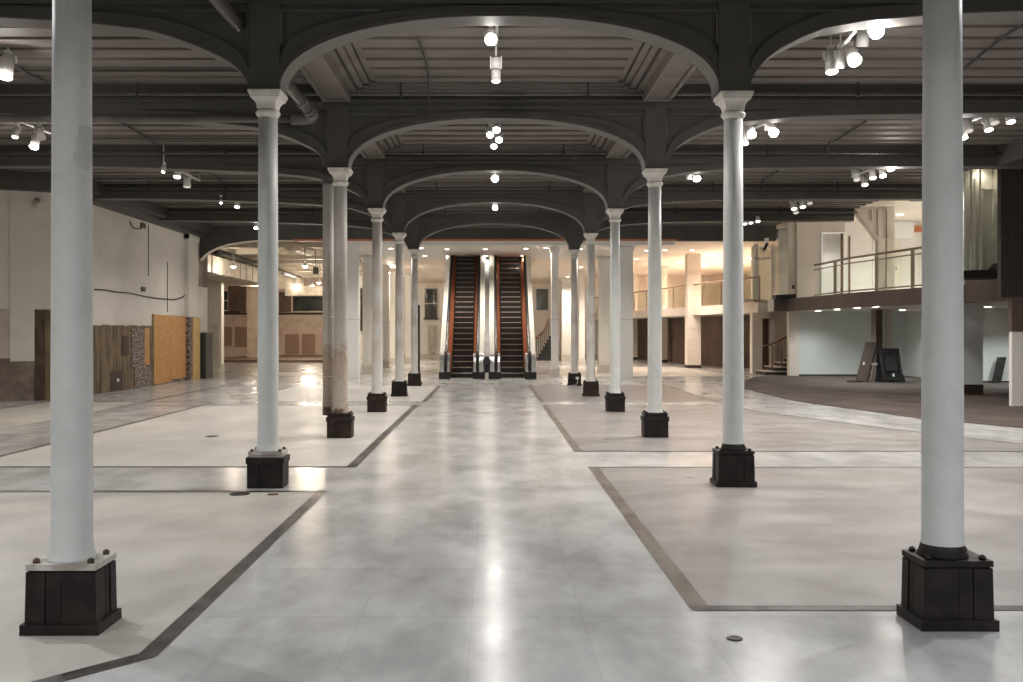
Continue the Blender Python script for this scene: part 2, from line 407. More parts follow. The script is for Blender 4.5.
# ================================================================== ARCHED BEAMS
TH = .165
def centre_z(x):
    cxm = (XL+XR)/2; a = (XR-XL)/2-.16
    t = min(1, abs(x-cxm)/a)
    return CT+.75*(1-t**2.15)**(1/2.15)
PROF = [(0, 0), (.03, .09), (.09, .176), (.18, .26), (.29, .325), (.56, .450), (.9, .564), (1.12, .617), (1.64, .673), (2.04, .705), (2.57, .735), (3.5, .77), (5, .82), (6.5, .84), (12, .84)]
PROF_R = [(0, 0), (.03, .11), (.09, .21), (.18, .31), (.31, .41), (.56, .54), (.8, .63), (1.2, .70), (2, .77), (2.8, .80), (5, .83), (12, .84)]
def side_prof(d, P=PROF):
    for (a, za), (b, zb) in zip(P[:-1], P[1:]):
        if d <= b: return za+(zb-za)*(d-a)/(b-a)
    return .84
def spaced(a, b, n, s=1):        # denser near a
    return [a+(b-a)*((i/n)**2.2) for i in range(n+1)]
ZS = 5.0
def ring_hi(fn, w_): return lambda x: min(ZS, fn(x)+w_)
ordl = ['nearest, framing the top of the view', 'second from the camera', 'third from the camera', 'fourth from the camera', 'fifth from the camera', 'farthest, in front of the escalator soffit']
for n, yn in enumerate(YN):
    r = thing('arched_beam', 'dark painted arched ceiling beam across the hall, '+ordl[n], 'beam', (0, yn, 0), 0, 'arched beams over the column rows')
    xl_end = -12 if n < 4 else -10.3
    xr_end = (12.5, 12.5, 11.0, 11.3, 11.3, 10.9)[n]
    # centre
    half = (XR-XL)/2-.16; cm = (XL+XR)/2
    xs = [cm-half*math.cos(PI*i/56) for i in range(57)]
    hi = lambda x: min(ZS, centre_z(x)+.10+.16*min(1, (abs(x-cm)/half))**3)
    obj('centre_arch', MB().band(xs, centre_z, hi, -TH, TH), 'arch_paint', r)
    obj('soffit', MB().band(xs, lambda x: centre_z(x)-.012, lambda x: centre_z(x), -TH+.004, TH-.004), 'soffit_tone', r)
    obj('arch_moulding', MB().band(xs, lambda x: centre_z(x)+.02, lambda x: centre_z(x)+.045, -TH-.015, TH+.015), 'arch_paint', r)
    for s in (-1, 1):
        x_post = XL+.16 if s < 0 else XR-.16
        xs2 = [x_post-s*t for t in [2.26*i/30 for i in range(31)]]
        obj('spandrel_panel', MB().band(sorted(xs2), lambda x: hi(x)-.01, lambda x: ZS+.001, -TH+.05, TH-.05), 'arch_paint', r)
    # sides
    for s, xp, xe in ((-1, XL-.16, xl_end), (1, XR+.16, xr_end)):
        L = abs(xe-xp); ds = spaced(0, L, 60)
        fn = lambda x, xp=xp, s=s: CT+side_prof(abs(x-xp), PROF if s < 0 else PROF_R)
        hi2 = lambda x, xp=xp, fn=fn: min(ZS, fn(x)+.12+.06*max(0, 1-abs(x-xp)/1.5))
        xs3 = sorted(xp+s*d for d in ds)
        obj('side_arch', MB().band(xs3, fn, hi2, -TH, TH), 'arch_paint', r)
        obj('soffit', MB().band(xs3, lambda x, fn=fn: fn(x)-.012, fn, -TH+.004, TH-.004), 'soffit_tone', r)
        xs4 = sorted(xp+s*t for t in [6.0*i/40 for i in range(41)])
        obj('spandrel_panel', MB().band(xs4, lambda x, h=hi2: min(h(x), ZS)-.01, lambda x: ZS+.002, -TH+.05, TH-.05), 'arch_paint', r)
    tb = MB().box(xl_end, xr_end, -TH, TH, ZS, 5.42)
    tb.box(xl_end, xr_end, -TH-.05, -TH, 5.10, 5.14); tb.box(XL, XR, -TH-.03, -TH, 5.03, 5.05)
    tb.box(xl_end, xr_end, -TH-.04, -TH, 5.24, 5.27)
    obj('top_beam', tb, 'arch_paint', r)
    for xc in (XL, XR):
        pb = MB().box(xc-.16, xc+.16, -TH-.012, TH+.012, CAPT, ZS+.02)
        obj('post', pb, 'arch_paint', r)
        bd = MB()
        for q in (-1, 1):    # bead around spandrels
            x0 = xc+q*.175
            bd.box(x0-.008, x0+.008, -TH-.008, -TH, CT+.45, 4.92)
            bd.box(min(x0, x0+q*1.0), max(x0, x0+q*1.0), -TH-.008, -TH, 4.915, 4.935)
        obj('bead', bd, 'pipe_grey', r)
# far frame on the left with its haunch down to the wall pier
r = thing('arched_beam', 'dark arched beam with haunch springing from left wall pier, before the back room', 'beam', (0, YE, 0), 0)
PF = [(0, 3.92), (.17, 4.09), (.35, 4.28), (.55, 4.44), (.85, 4.58), (1.18, 4.69), (1.7, 4.77), (2.2, 4.82), (12, 4.83)]
def fn(x):
    d = abs(x+10.37)
    for (a, za), (b, zb) in zip(PF[:-1], PF[1:]):
        if d <= b: return za+(zb-za)*(d-a)/(b-a)
xs = sorted(-10.37+d for d in spaced(0, 7.2, 50))
obj('side_arch', MB().band(xs, fn, lambda x: 4.86, -.15, .15), 'arch_paint', r)
obj('arch_moulding', MB().band(xs, lambda x: fn(x)-.02, fn, -.17, .17), 'cream_paint', r)
obj('top_beam', MB().box(-12, 9.95, -.15, .15, 4.86, 5.42).box(-3.1, 9.95, -.15, .15, 4.80, 4.86), 'arch_paint', r)

# ================================================================== COLUMNS
def shaft_mb(top=4.13):
    m = MB(); m.lathe([(.128, .37), (.124, .385), (.116, .41), (.110, .45), (.1075, .50), (.1075, 1.2), (.102, 2.8), (.0975, 3.845)], 40)
    return m
def cap_mb():
    D = -.04
    m = MB(); m.lathe([(.0975, 3.87+D), (.108, 3.885+D), (.124, 3.905+D), (.127, 3.925+D), (.118, 3.94+D), (.100, 3.945+D), (.097, 3.965+D)], 40)
    for (w0, z0), (w1, z1) in zip(((.190, 3.955), (.194, 3.985), (.208, 4.01), (.235, 4.035)), ((.194, 3.985), (.208, 4.01), (.235, 4.035), (.285, 4.06))):
        m.frustum(w0, w0*1.05, z0+D, w1, w1*1.08, z1+D)
    m.box(-.150, .150, -.166, .166, 4.06+D, 4.085+D); m.box(-.160, .160, -.178, .178, 4.085+D, 4.105+D); m.box(-.168, .168, -.19, .19, 4.105+D, CAPT)
    return m
def ped(style):
    pl = MB(); bd = MB(); tp = MB()
    if style == 'A':
        pl.box(-.208, .208, -.165, .165, 0, .058)
        bd.frustum(.362, .276, .05, .352, .266, .335)
        for q in (0, 1):         # boards on the four faces, slightly leaning
            W, D = (.187, .145) if q == 0 else (.145, .187)
            for a, b, o in ((-W, -W*.45, .009), (-W*.43, .0, .002), (.004, W*.42, .003), (W*.44, W, .009)):
                for sg in (-1, 1):
                    d0, d1 = D-.006+o, D-.012+o
                    if q == 0: p = [(a, sg*(D-.03)), (b, sg*(D-.03))]; f0 = lambda u, d: (u, sg*d)
                    else: f0 = lambda u, d: (sg*d, u)
                    vs = [(*f0(a, D-.04), .055), (*f0(b, D-.04), .055), (*f0(b, d0), .055), (*f0(a, d0), .055), (*f0(a*.985, D-.05), .33), (*f0(b*.985, D-.05), .33), (*f0(b*.985, d1), .33), (*f0(a*.985, d1), .33)]
                    bd.hexa(vs)
        tp.box(-.186, .186, -.145, .145, .340, .372)
    else:
        pl.box(-.176, .176, -.135, .135, 0, .25)
        bd.box(-.196, .196, -.155, .155, .25, .315)
        for x0, x1, o in ((-.184, -.07, .006), (-.067, .065, 0), (.068, .184, .006)):
            bd.box(x0, x1, -.141-o, -.12, .0, .25); bd.box(x0, x1, .12, .141+o, 0, .25)
        for y0, y1 in ((-.145, -.055), (-.05, .045), (.05, .145)):
            bd.box(-.184, -.165, y0, y1, 0, .25); bd.box(.165, .184, y0, y1, 0, .25)
        tp.box(-.170, .170, -.130, .130, .315, .340); tp.box(-.178, .178, -.138, .138, .340, .372)
    return pl, bd, tp
MESH = {}
def gm(key, fn, mats):
    if key not in MESH: MESH[key] = fn().mesh(key[0], [mats] if isinstance(mats, str) else mats)
    return MESH[key]
def bolt_mb(x, y):
    return MB().cyl((x, y, .370), (x, y, .392), .018, 10).cyl((x, y, .39), (x, y, .398), .010, 8)
def column(x, yy, style, shaft_m, cap_m, ped_m, top_m, label, bolts_m):
    r = thing('iron_column', label, 'column', (x, yy, 0), 0, 'cast iron columns along the central aisle')
    obj('shaft', gm(('shaft', shaft_m), shaft_mb, shaft_m), None, r)
    obj('capital', gm(('capital', cap_m), cap_mb, cap_m), None, r)
    pl, bd, tp = ped(style)
    p = obj('pedestal', gm(('pedestal', style, ped_m), lambda: bd, ped_m), None, r)
    obj('plinth', gm(('plinth', style, ped_m), lambda: pl, ped_m), None, p)
    obj('top_plate', gm(('top_plate', style, top_m), lambda: tp, top_m), None, p)
    for sx in (-1, 1):
        for sy in (-1, 1):
            obj('bolt', gm(('bolt', sx, sy, bolts_m), lambda: bolt_mb(sx*.145, sy*.105), bolts_m), None, p)
    return r
LAB = {('L', 0): 'white round iron column on dark boxed pedestal, nearest on the left', ('R', 0): 'white round iron column on dark boxed pedestal, nearest on the right',
 ('L', 1): 'white round iron column, second from the camera in the left row', ('R', 1): 'white round iron column, second from the camera in the right row',
 ('L', 2): 'stained bare iron column with brown lower half beside a dirty downpipe', ('R', 2): 'white iron column, third from the camera in the right row',
 ('L', 3): 'grey aged iron column just beyond the stained column with downpipe', ('R', 3): 'white iron column, fourth from the camera in the right row',
 ('L', 4): 'slim aged grey column, fifth from the camera in the left row', ('R', 4): 'aged grey column, fifth from the camera in the right row',
 ('L', 5): 'farthest column of the left row, beside the left escalator', ('R', 5): 'farthest column of the right row, with a socket on its pedestal'}
SPEC = {('L', 0): ('A', 'white_iron', 'cream_iron', 'base_dark', 'base_plate'), ('R', 0): ('A', 'white_iron', 'cream_iron', 'base_dark', 'base_dark'),
 ('L', 1): ('B', 'white_iron', 'cream_iron', 'base_dark', 'base_plate'), ('R', 1): ('A', 'white_iron', 'cream_iron', 'base_dark', 'base_dark'),
 ('L', 2): ('B', 'dirty_iron', 'cream_iron', 'base_brown', 'base_brown'), ('R', 2): ('B', 'white_iron', 'cream_iron', 'base_dark', 'base_dark'),
 ('L', 3): ('B', 'aged_iron', 'cream_iron', 'base_brown', 'base_brown'), ('R', 3): ('B', 'white_iron', 'cream_iron', 'base_dark', 'base_dark'),
 ('L', 4): ('A', 'aged_iron', 'cream_iron', 'base_dark', 'base_dark'), ('R', 4): ('A', 'aged_iron', 'cream_iron', 'base_brown', 'base_brown'),
 ('L', 5): ('A', 'aged_iron', 'cream_iron', 'base_brown', 'base_brown'), ('R', 5): ('A', 'aged_iron', 'cream_iron', 'base_brown', 'base_brown')}
COLX = {(s_, n): (-2.30 if s_ == 'L' else 2.515) for s_ in 'LR' for n in range(6)}
COLX[('L', 0)] = -2.277; COLX[('L', 1)] = -2.322; COLX[('R', 1)] = 2.54; COLX[('R', 0)] = 2.512
COLY = {(s_, n): YN[n]-(.13 if s_ == 'L' else .05) for s_ in 'LR' for n in range(6)}
COLY[('R', 1)] = 10.33; COLY[('L', 1)] = 10.26
for side, xc in (('L', XL), ('R', XR)):
    for n in range(6):
        st, sm_, cm_, pm_, tm_ = SPEC[(side, n)]
        colr = column(COLX[(side, n)], COLY[(side, n)], st, sm_, cm_, pm_, tm_, LAB[(side, n)], 'rust' if side == 'L' else 'base_dark')
        if side == 'R' and n < 2:
            k = obj('collar', MB().lathe([(.133, .371), (.129, .386), (.120, .411), (.1135, .437), (.1095, .441)], 40), 'base_dark', colr); k['label'] = 'dark painted flared collar'
            for ch in colr.children:
                if n == 0 and ch.name.split('.')[0] in ('shaft', 'capital', 'collar'): ch.location.x = -.022
        if (side, n) == ('L', 0):
            # bare grey patch where the paint has come off
            pm = MB(); rows = []
            prof = [(2.475, 1.15, 1.2), (2.49, .78, 1.5), (2.51, .50, 1.6), (2.55, .42, 1.7), (2.60, .62, 1.7), (2.635, .58, 1.7), (2.66, .72, 1.7), (2.70, .66, 1.7), (2.712, .80, 1.6), (2.718, 1.1, 1.3)]
            for z, a0, a1 in prof:
                rr = .1045-(z-1.2)*.0005/.16*.1
                rows.append([(.1040*math.sin(a0+(a1-a0)*k/6), -.1040*math.cos(a0+(a1-a0)*k/6), z) for k in range(7)])
            vs = [p for rw in rows for p in rw]; fs = [(i*7+k, i*7+k+1, (i+1)*7+k+1, (i+1)*7+k) for i in range(len(rows)-1) for k in range(6)]
            pm.sm = True; pm._add(vs, fs); obj('bare_patch', pm, mat('bare_grey', (.50, .52, .50), .6).name, colr)
        if (side, n) == ('R', 5):
            k = obj('socket', MB().box(.02, .12, -.165, -.148, .20, .27), 'white_plastic', colr); k['label'] = 'white plastic socket'
            obj('socket_cable', MB().tube([(.07, -.19, .2), (.08, -.2, .12), (.03, -.22, .03), (-.1, -.24, .012), (-.2, -.22, .012)], .008), 'white_plastic', colr)
# downpipe beside third left column
dpx, dpy = PX(329.3, 15.27), 15.27
r = thing('downpipe', 'stained vertical downpipe standing against the third left column', 'pipe', (dpx-.02, dpy+.02, 0))
obj('pipe', MB().cyl((0, 0, .32), (0, 0, 3.92), .085, 24), 'dirty_iron', r)
obj('pipe_collar', MB().cyl((0, 0, 3.9), (0, 0, 4.13), .10, 24, .115).cyl((0, 0, 4.13), (0, 0, 4.75), .09, 24), 'arch_paint', r)
obj('clamp', MB().cyl((0, 0, 1.82), (0, 0, 1.85), .088, 24), 'dirty_iron', r); obj('clamp', MB().cyl((0, 0, .9), (0, 0, .93), .088, 24), 'dirty_iron', r)

# ================================================================== PIPES AND CONDUITS AT THE CEILING
r = thing('soil_pipe', 'thick grey pipe running toward an elbow at the third left column', 'pipe', (-2.62, 7, 4.79))
obj('pipe', MB().cyl((0, -13, 0), (0, 7.45, 0), .072, 20), 'pipe_grey', r)
obj('pipe_joint', MB().cyl((0, 6.5, 0), (0, 6.72, 0), .088, 20), 'pipe_grey', r); obj('pipe_joint', MB().cyl((0, 7.0, 0), (0, 7.2, 0), .092, 20), 'pipe_grey', r)
obj('elbow', MB().tube([(0, 7.2, 0), (0, 7.45, 0), (-.05, 7.6, 0), (-.16, 7.68, 0), (-.35, 7.70, 0)], .095, 16), 'pipe_grey', r)
tag(obj('cross_pipe', MB().cyl((-12, 14.70, 4.80), (-2.9, 14.70, 4.79), .06, 16), 'pipe_grey'), 'thick grey pipe crossing the left bay below the ceiling boards', 'pipe')
for n in range(1, 6):
    yy = YN[n]-.42
    r = thing('sprinkler_pipe', 'thin dark sprinkler pipe across the ceiling before the '+['', 'second', 'third', 'fourth', 'fifth', 'sixth'][n]+' arched beam', 'pipe', (0, yy, 5.17), 0, 'sprinkler pipes')
    obj('pipe', MB().cyl((-11.8, 0, 0), (10.9, 0, 0), .022, 10), 'pipe_grey', r)
    for xx in (-8.5, -5.3, -1.35, 1.45, 5.5, 8.6): obj('hanger', MB().box(xx-.012, xx+.012, -.012, .012, 0, .19).cyl((xx, 0, -.04), (xx, 0, .02), .03, 8), 'pipe_dark', r)
    tag(obj('conduit', MB().cyl((-11.8, YN[n]-1.25, 5.30), (-2.6, YN[n]-1.25, 5.30), .014, 8), 'pipe_dark'), 'thin conduit on the left bay ceiling before the '+['', 'second', 'third', 'fourth', 'fifth', 'sixth'][n]+' beam', 'conduit', 'ceiling conduits')
def cable(name, pts, r_, m_, label):
    return tag(obj(name, MB().tube(pts, r_, 6), m_), label, 'cable')
def bez(pts, n=6):     # smooth polyline
    P = [Vector(p) for p in pts]; out = []
    for i in range(len(P)-1):
        p0 = P[max(i-1, 0)]; p1 = P[i]; p2 = P[i+1]; p3 = P[min(i+2, len(P)-1)]
        for k in range(n):
            t = k/n; out.append(.5*((2*p1)+(-p0+p2)*t+(2*p0-5*p1+4*p2-p3)*t*t+(-p0+3*p1-3*p2+p3)*t**3))
    out.append(P[-1]); return out
def at(x, y, Y): return (PX(x, Y), Y, PZ(y, Y))
def onc(x, y, z=5.3):   # point on the ceiling height z seen at x,y
    Y = F*(z-EYE)/(HY-y); return (PX(x, Y), Y, z)
cable('hanging_cable', bez([onc(417, 37), onc(425, 60), onc(428, 76), (PX(429, 14.5), 14.5, 5.0), (PX(430, 14.6), 14.6, PZ(117, 14.6))]), .012, 'pipe_dark', 'black cable across the central coffer, hanging down before the second arch')
cable('hanging_cable', bez([onc(120, 122), onc(150, 140), onc(160, 150, 5.2), (PX(162, 18.5), 18.5, 4.98), (PX(162, 18.6), 18.6, PZ(164, 18.6))]), .018, 'pipe_dark', 'black flexible cable drooping in the left bay between second and third beams')
cable('hanging_cable', bez([onc(208, 172), onc(222, 182), onc(225, 188, 5.2), (PX(225, 23.6), 23.6, PZ(200, 23.6))]), .018, 'pipe_dark', 'short drooping cable in the left bay beyond the third beam')
cable('hanging_cable', bez([onc(866, 121), onc(838, 139), onc(829, 144, 5.2), (PX(826, 18.9), 18.9, PZ(162, 18.9))]), .018, 'pipe_dark', 'black flexible cable drooping in the right bay left of the near right column')
cable('hanging_cable', bez([onc(778, 171), onc(764, 180), (PX(761, 23.8), 23.8, 5.15), (PX(760, 23.8), 23.8, PZ(198, 23.8))]), .018, 'pipe_dark', 'drooping cable in the right bay above the second right column top')
cable('hanging_cable', bez([onc(965, 68), onc(1000, 40), onc(1023, 25)]), .016, 'pipe_dark', 'black conduit running diagonally on the ceiling beside the near right column')
cable('hanging_cable', bez([onc(0, 55), onc(25, 72), onc(45, 82), onc(51, 90, 5.15)]), .018, 'pipe_grey', 'grey flexible conduit on the ceiling left of the near left column')
cable('thin_wire', [(PX(575, 19.4), 19.4, 5.36), (PX(575, 19.4), 19.4, PZ(165, 19.4))], .006, 'pipe_grey', 'thin wire hanging near the right spring of the third arch')

# ================================================================== SPOTLIGHTS
def head_mesh():
    return 0
def spotlight(x, yy, z, label, group, on=True, tilt=.35, rz=0, big=1.0, lens=None, power=None, col=NEUT, aim=None, wide=150):
    r = thing('track_spotlight', label, 'spotlight', (x, yy, z+.22), rz, group)
    b = MB().cyl((0, 0, 0), (0, 0, -.06), .018, 10).box(-.03, .03, -.05, .05, -.005, .045).box(-.008, .008, -.008, .008, .04, 5.345-(z+.22))
    obj('mounting', b, 'lamp_white', r)
    d = Vector((math.sin(tilt)*.0, -math.sin(tilt), -math.cos(tilt))); s0 = Vector((0, 0, -.05))
    L_ = .19*big; R_ = .062*big
    hd = MB().cyl(s0-d*.02, s0+d*L_, R_*.86, 20, R_); 
    hd.box(-R_*1.15, -R_*.98, -.02, .02, -.12, -.03); hd.box(R_*.98, R_*1.15, -.02, .02, -.12, -.03)
    h = obj('lamp_head', hd, 'lamp_white', r)
    lm = lens or ('lens_on' if on else 'lens_dim')
    obj('lens', MB().cyl(s0+d*(L_+.001), s0+d*(L_+.006), R_*.88, 20), lm, h)
    if power is None and on: power = K_HALL
    if power:
        lamp('spot', (x, yy-.25*math.sin(tilt)*big, z+.22-.05-(L_+.06)*math.cos(tilt)), power, col, size=wide, radius=.07, aim=aim or (0, 0, -1))
        if power >= 190 and yy > 8:      # sideways spill of the open bright lamps
            lamp('spill', (x, yy-.30*math.sin(tilt)*big, z+.14-(L_+.10)*math.cos(tilt)), power*.055, col, kind='POINT', radius=.04)
    return r
def rail(pts, label):
    r = thing('light_track', label, 'light track', pts[0])
    p0 = Vector(pts[0]); p1 = Vector(pts[1])-p0
    a = Vector((p1.y, -p1.x, 0)).normalized()*.018
    v = [-a, a, p1+a, p1-a]
    obj('rail', MB().hexa([tuple(q) for q in v]+[(q.x, q.y, q.z+.03) for q in v]), 'lamp_white', r)
    obj('hanger', MB().box(-.008, .008, -.008, .008, .03, 5.36-p0.z), 'lamp_grey', r); obj('hanger', MB().box(p1.x-.008, p1.x+.008, p1.y-.008, p1.y+.008, .03, 5.36-p0.z), 'lamp_grey', r)
ZL = 4.93
def sp(px, py, label, group, **k):
    z = k.pop('z', ZL); Y = F*(z-EYE)/(HY-py); T = k.get('tilt', .35); l = .19*k.get('big', 1.0)
    spotlight(PX(px, Y), Y+math.sin(T)*l, z+.05+math.cos(T)*l-.22, label, group, **k)
    return PX(px, Y), Y
G1 = 'spotlights over the central aisle'; G2 = 'spotlights over the left bay'; G3 = 'spotlights over the right bay'
sp(491, 40, 'glaring round spotlight high in the first central coffer', G1, big=1.1, power=330, tilt=.9)
# hanging double cylinder
x_, y_ = PX(496, 12.1), 12.1
r = thing('pendant_spotlight', 'pale double cylinder spotlight hanging below the glaring lamp in the first coffer', 'spotlight', (x_, y_, 5.0))
obj('cylinder', MB().cyl((0, 0, -.03), (0, 0, -.17), .062, 20).box(-.073, -.060, -.02, .02, -.16, -.01).box(.060, .073, -.02, .02, -.16, -.01), 'lamp_white', r)
h = obj('lower_cylinder', MB().cyl((0, 0, -.18), (0, 0, -.31), .058, 20), 'lamp_white', r)
obj('lens', MB().lathe([(.05, -.311), (.045, -.325), (.02, -.335), (.001, -.337)], 16), 'lens_soft', h)
obj('stem', MB().cyl((0, 0, 0), (0, 0, .33), .012, 8), 'lamp_white', r)
rail([(PX(497, 11.4), 11.0, 5.2), (PX(497, 11.4), 12.3, 5.2)], 'short white light track above the lamps in the first central coffer')
for i, (a, b, l) in enumerate(((490, 135, 'left lamp of the cluster of four in the second coffer'), (496.6, 130, 'top lamp of the cluster of four in the second coffer'), (499, 140, 'right lamp of the cluster of four in the second coffer'), (494, 146.5, 'lowest lamp of the cluster of four in the second coffer'))):
    sp(a, b, 'white spotlight, '+l, G1, big=1.0, power=130 if i < 3 else 60, tilt=.8, lens='lens_on' if i < 3 else 'lens_soft')
rail([(PX(496, 17), 16.3, 5.18), (PX(496, 17), 18.3, 5.18)], 'white light track holding the cluster of four in the second coffer')
sp(495, 179, 'starry bright spotlight in the third central coffer', G1, big=1.3, power=330, tilt=.9)
rail([(PX(495, 21.6), 21.0, 5.18), (PX(495, 21.6), 22.4, 5.18)], 'white light track over the starry lamp in the third coffer')
sp(495, 208, 'bright spotlight in the fourth central coffer', G1, big=1.2, power=330, tilt=.8)
rail([(PX(495, 26.5), 26.0, 5.18), (PX(495, 26.5), 27.4, 5.18)], 'white light track over the lamp in the fourth coffer')
# left bay
sp(5, 77, 'boxy white spotlight at the left edge of the photo', G2, big=1.5, tilt=.3, lens='lens_soft', power=200)
sp(15, 137, 'small yellowish spotlight left of the near left column', G2, big=.9, lens='lens_soft', power=120, col=(1, .85, .6))
sp(34, 147, 'white spotlight right of the yellowish lamp, left bay', G2, big=1.3, lens='lens_on', power=200, tilt=.5)
sp(42, 139, 'unlit white spotlight against the near left column', G2, on=False, big=1.1, tilt=-.6)
rail([(PX(12, 16.6), 16.0, 5.18), (PX(48, 17.6), 18.1, 5.18)], 'white light track in the left bay left of the near column')
sp(177, 177, 'boxy white spotlight in left bay beyond the near column', G2, big=1.3, power=150, lens='lens_soft')
sp(187, 187, 'lower white cylinder spotlight of the pair in the left bay', G2, big=1.4, power=0, on=False, tilt=.1)
rail([(PX(177, 21.6), 21.2, 5.16), (PX(192, 22.6), 23.2, 5.16)], 'white light track over the pair in the left bay')
sp(163, 172, 'tiny lit lamp at the end of the drooping cable, left bay', G2, big=.6, power=90, z=4.8)
sp(221, 203, 'tiny lit lamp left of the far left bay spotlight', G2, big=.6, power=90, z=4.85)
sp(237, 207, 'small white spotlight far in the left bay', G2, big=1.2, lens='lens_soft', power=170)
spotlight(-7.5, 31.5, ZL, 'added white spotlight farthest back in the left bay', G2, power=200)  # added lamp for the far end of the left bay
spotlight(-3.62, 31, ZL, 'added white spotlight hidden beyond the fifth beam behind the fourth left column', G1, power=330)  # this and the next lamp are added to brighten the white piers
spotlight(3.93, 31, ZL, 'added white spotlight hidden beyond the fifth beam behind the fourth right column', G1, power=330)
# right bay
sp(877, 32, 'glaring spotlight at the top end of the near right track', G3, z=4.84, big=1.3, power=260, tilt=.9)
sp(855, 61, 'glaring spotlight in the middle of the near right track', G3, z=4.84, big=1.3, power=260, tilt=.8)
sp(832, 72, 'boxy spotlight at the lower end of the near right track', G3, z=4.84, big=1.3, lens='lens_soft', power=0, tilt=.2)
sp(839, 68, 'narrow unlit spotlight beside the boxy one on near right track', G3, z=4.84, big=1.0, on=False, tilt=-.3)
sp(862, 46, 'unlit white spotlight between the two glaring lamps on near right track', G3, z=4.84, big=1.1, on=False, tilt=-.3)
rail([(PX(868, 10.75), 10.75, 5.06), (PX(828, 12.7), 12.6, 5.06)], 'long white light track in the right bay between first two beams')
sp(752, 135, 'lit spotlight left of the starry lamp beside the second right column', G3, big=1.2, power=230, tilt=.8)
sp(774, 133, 'starry spotlight right of the second right column capital', G3, big=1.3, power=260, tilt=.9)
sp(745, 144, 'boxy spotlight close to the second right column', G3, big=1.1, lens='lens_soft', power=0, tilt=.2)
rail([(PX(776, 16.6), 16.4, 5.18), (PX(743, 17.8), 17.8, 5.18)], 'white light track beside the second right column capital')
sp(697, 179, 'lit spotlight between the second and third right columns', G3, big=1.3, power=230, tilt=.7)
sp(689, 179, 'unlit spotlight left of the lit one between right columns', G3, big=1.0, on=False, tilt=-.2)
rail([(PX(698, 21.6), 21.4, 5.16), (PX(688, 22.4), 22.5, 5.16)], 'white light track between the second and third right columns')
for i, (a, b, p_, ln) in enumerate(((857, 180, 0, 'lens_dim'), (865, 185, 0, 'lens_soft'), (873, 178, 120, 'lens_soft'), (883, 176, 150, 'lens_on'), (891, 169.5, 190, 'lens_on'))):
    sp(a, b, 'white spotlight, %s of the five left of the near right column' % ['leftmost', 'second', 'middle', 'fourth', 'rightmost'][i], G3, big=1.2, power=p_, lens=ln, tilt=.4)
rail([(PX(892, 20.6), 20.4, 5.16), (PX(855, 22.4), 22.6, 5.16)], 'white light track holding five spotlights left of the near right column')
for i, (a, b, ln) in enumerate(((794, 209, 'lens_soft'), (796, 213, 'lens_dim'), (803, 207, 'lens_soft'), (810, 203.5, 'lens_dim'))):
    sp(a, b, 'small spotlight, %s of the far right group of four' % ['leftmost', 'lowest', 'third', 'rightmost'][i], G3, big=1.25, power=50, lens=ln, tilt=.4)
rail([(PX(811, 25.4), 25.4, 5.16), (PX(793, 27.2), 27.2, 5.16)], 'white light track far in the right bay')
for i, (a, b) in enumerate(((745, 224), (751, 223), (758, 221.5))):
    sp(a, b, 'tiny spotlight, %s of three beyond the fifth beam on the right' % ['left', 'middle', 'right'][i], G3, big=1.1, power=40, lens='lens_soft')
for i, (a, b, ln, p_) in enumerate(((963.5, 138, 'lens_on', 230), (969, 131, 'lens_dim', 0), (989, 130, 'lens_soft', 150), (995, 123, 'lens_dim', 0), (1011, 122, 'lens_soft', 150))):
    sp(a, b, 'white spotlight, %s of five right of the near right column' % ['first', 'second', 'third', 'fourth', 'last'][i], G3, big=1.15, power=p_, lens=ln, tilt=.35)
rail([(PX(962, 17.0), 17.0, 5.18), (PX(1012, 15.6), 15.6, 5.18)], 'white light track right of the near right column')
# added fill lamps above and behind the camera (same fittings, unseen)
for xx in (-7.0, -4.6, 0, 4.5, 7.4):
    for yy in (-4.0, 1.5, 7.2):
        if yy == 7.2 and xx == 0: continue
        spotlight(xx, yy, ZL, 'added white fill spotlight out of view above the near part of the hall', 'added fill spotlights above the camera', power=K_HALL*1.15, col=COOL)

# ================================================================== LEFT WALL
def wall_seg(mb, x0, y0, x1, y1, z0, z1, t=.12, off=0):
    """vertical slab along (x0,y0)-(x1,y1); thickness goes to the left of direction; off pushes it to the right (room side)"""
    d = Vector((x1-x0, y1-y0, 0)).normalized(); nrm = Vector((-d.y, d.x, 0))
    a = Vector((x0, y0, 0))-nrm*off; b = Vector((x1, y1, 0))-nrm*off; A = a+nrm*t; B = b+nrm*t
    p = [a, b, B, A]
    mb.hexa([(q.x, q.y, z0) for q in p]+[(q.x, q.y, z1) for q in p])
    return mb
WY0, WY1 = 23.3, 33.0; WX = -10.28
ws = MB()
ws.m = 0; wall_seg(ws, WX, WY0, WX, WY1+.2, 0, 4.95, .3)                       # main run
ws.m = 1
struct('wall_left', ws, ['left_plaster' if 'left_plaster' in M else mat('left_plaster', (.74, .70, .635), .75, noise=((.64, .60, .54), .6, .42, .66, (1, 1, 1.6)), bump=.15).name, 'wall_pinkish'])
struct('wall_return', wall_seg(MB(), -13, 22.1, WX, WY0, 0, 4.95, .3), 'left_plaster')
struct('wall_near_left', MB().box(-12.5, -12.2, -7, 22.3, 0, 5.4), 'left_plaster')
struct('wall_behind', MB().box(-12.2, 14, -7.3, -7, 0, 5.5), 'left_plaster')
def WL(x):   # Y on the main left wall plane for a pixel column
    return F*WX/(x-CX)
def RW(x):   # point on the return wall for pixel column
    k = (x-CX)/F; s = (WY0-22.1)/(WX+13)   # line y = 22.1 + s (X+13)
    Y = (22.1+s*13)/(1-s*k); return k*Y, Y
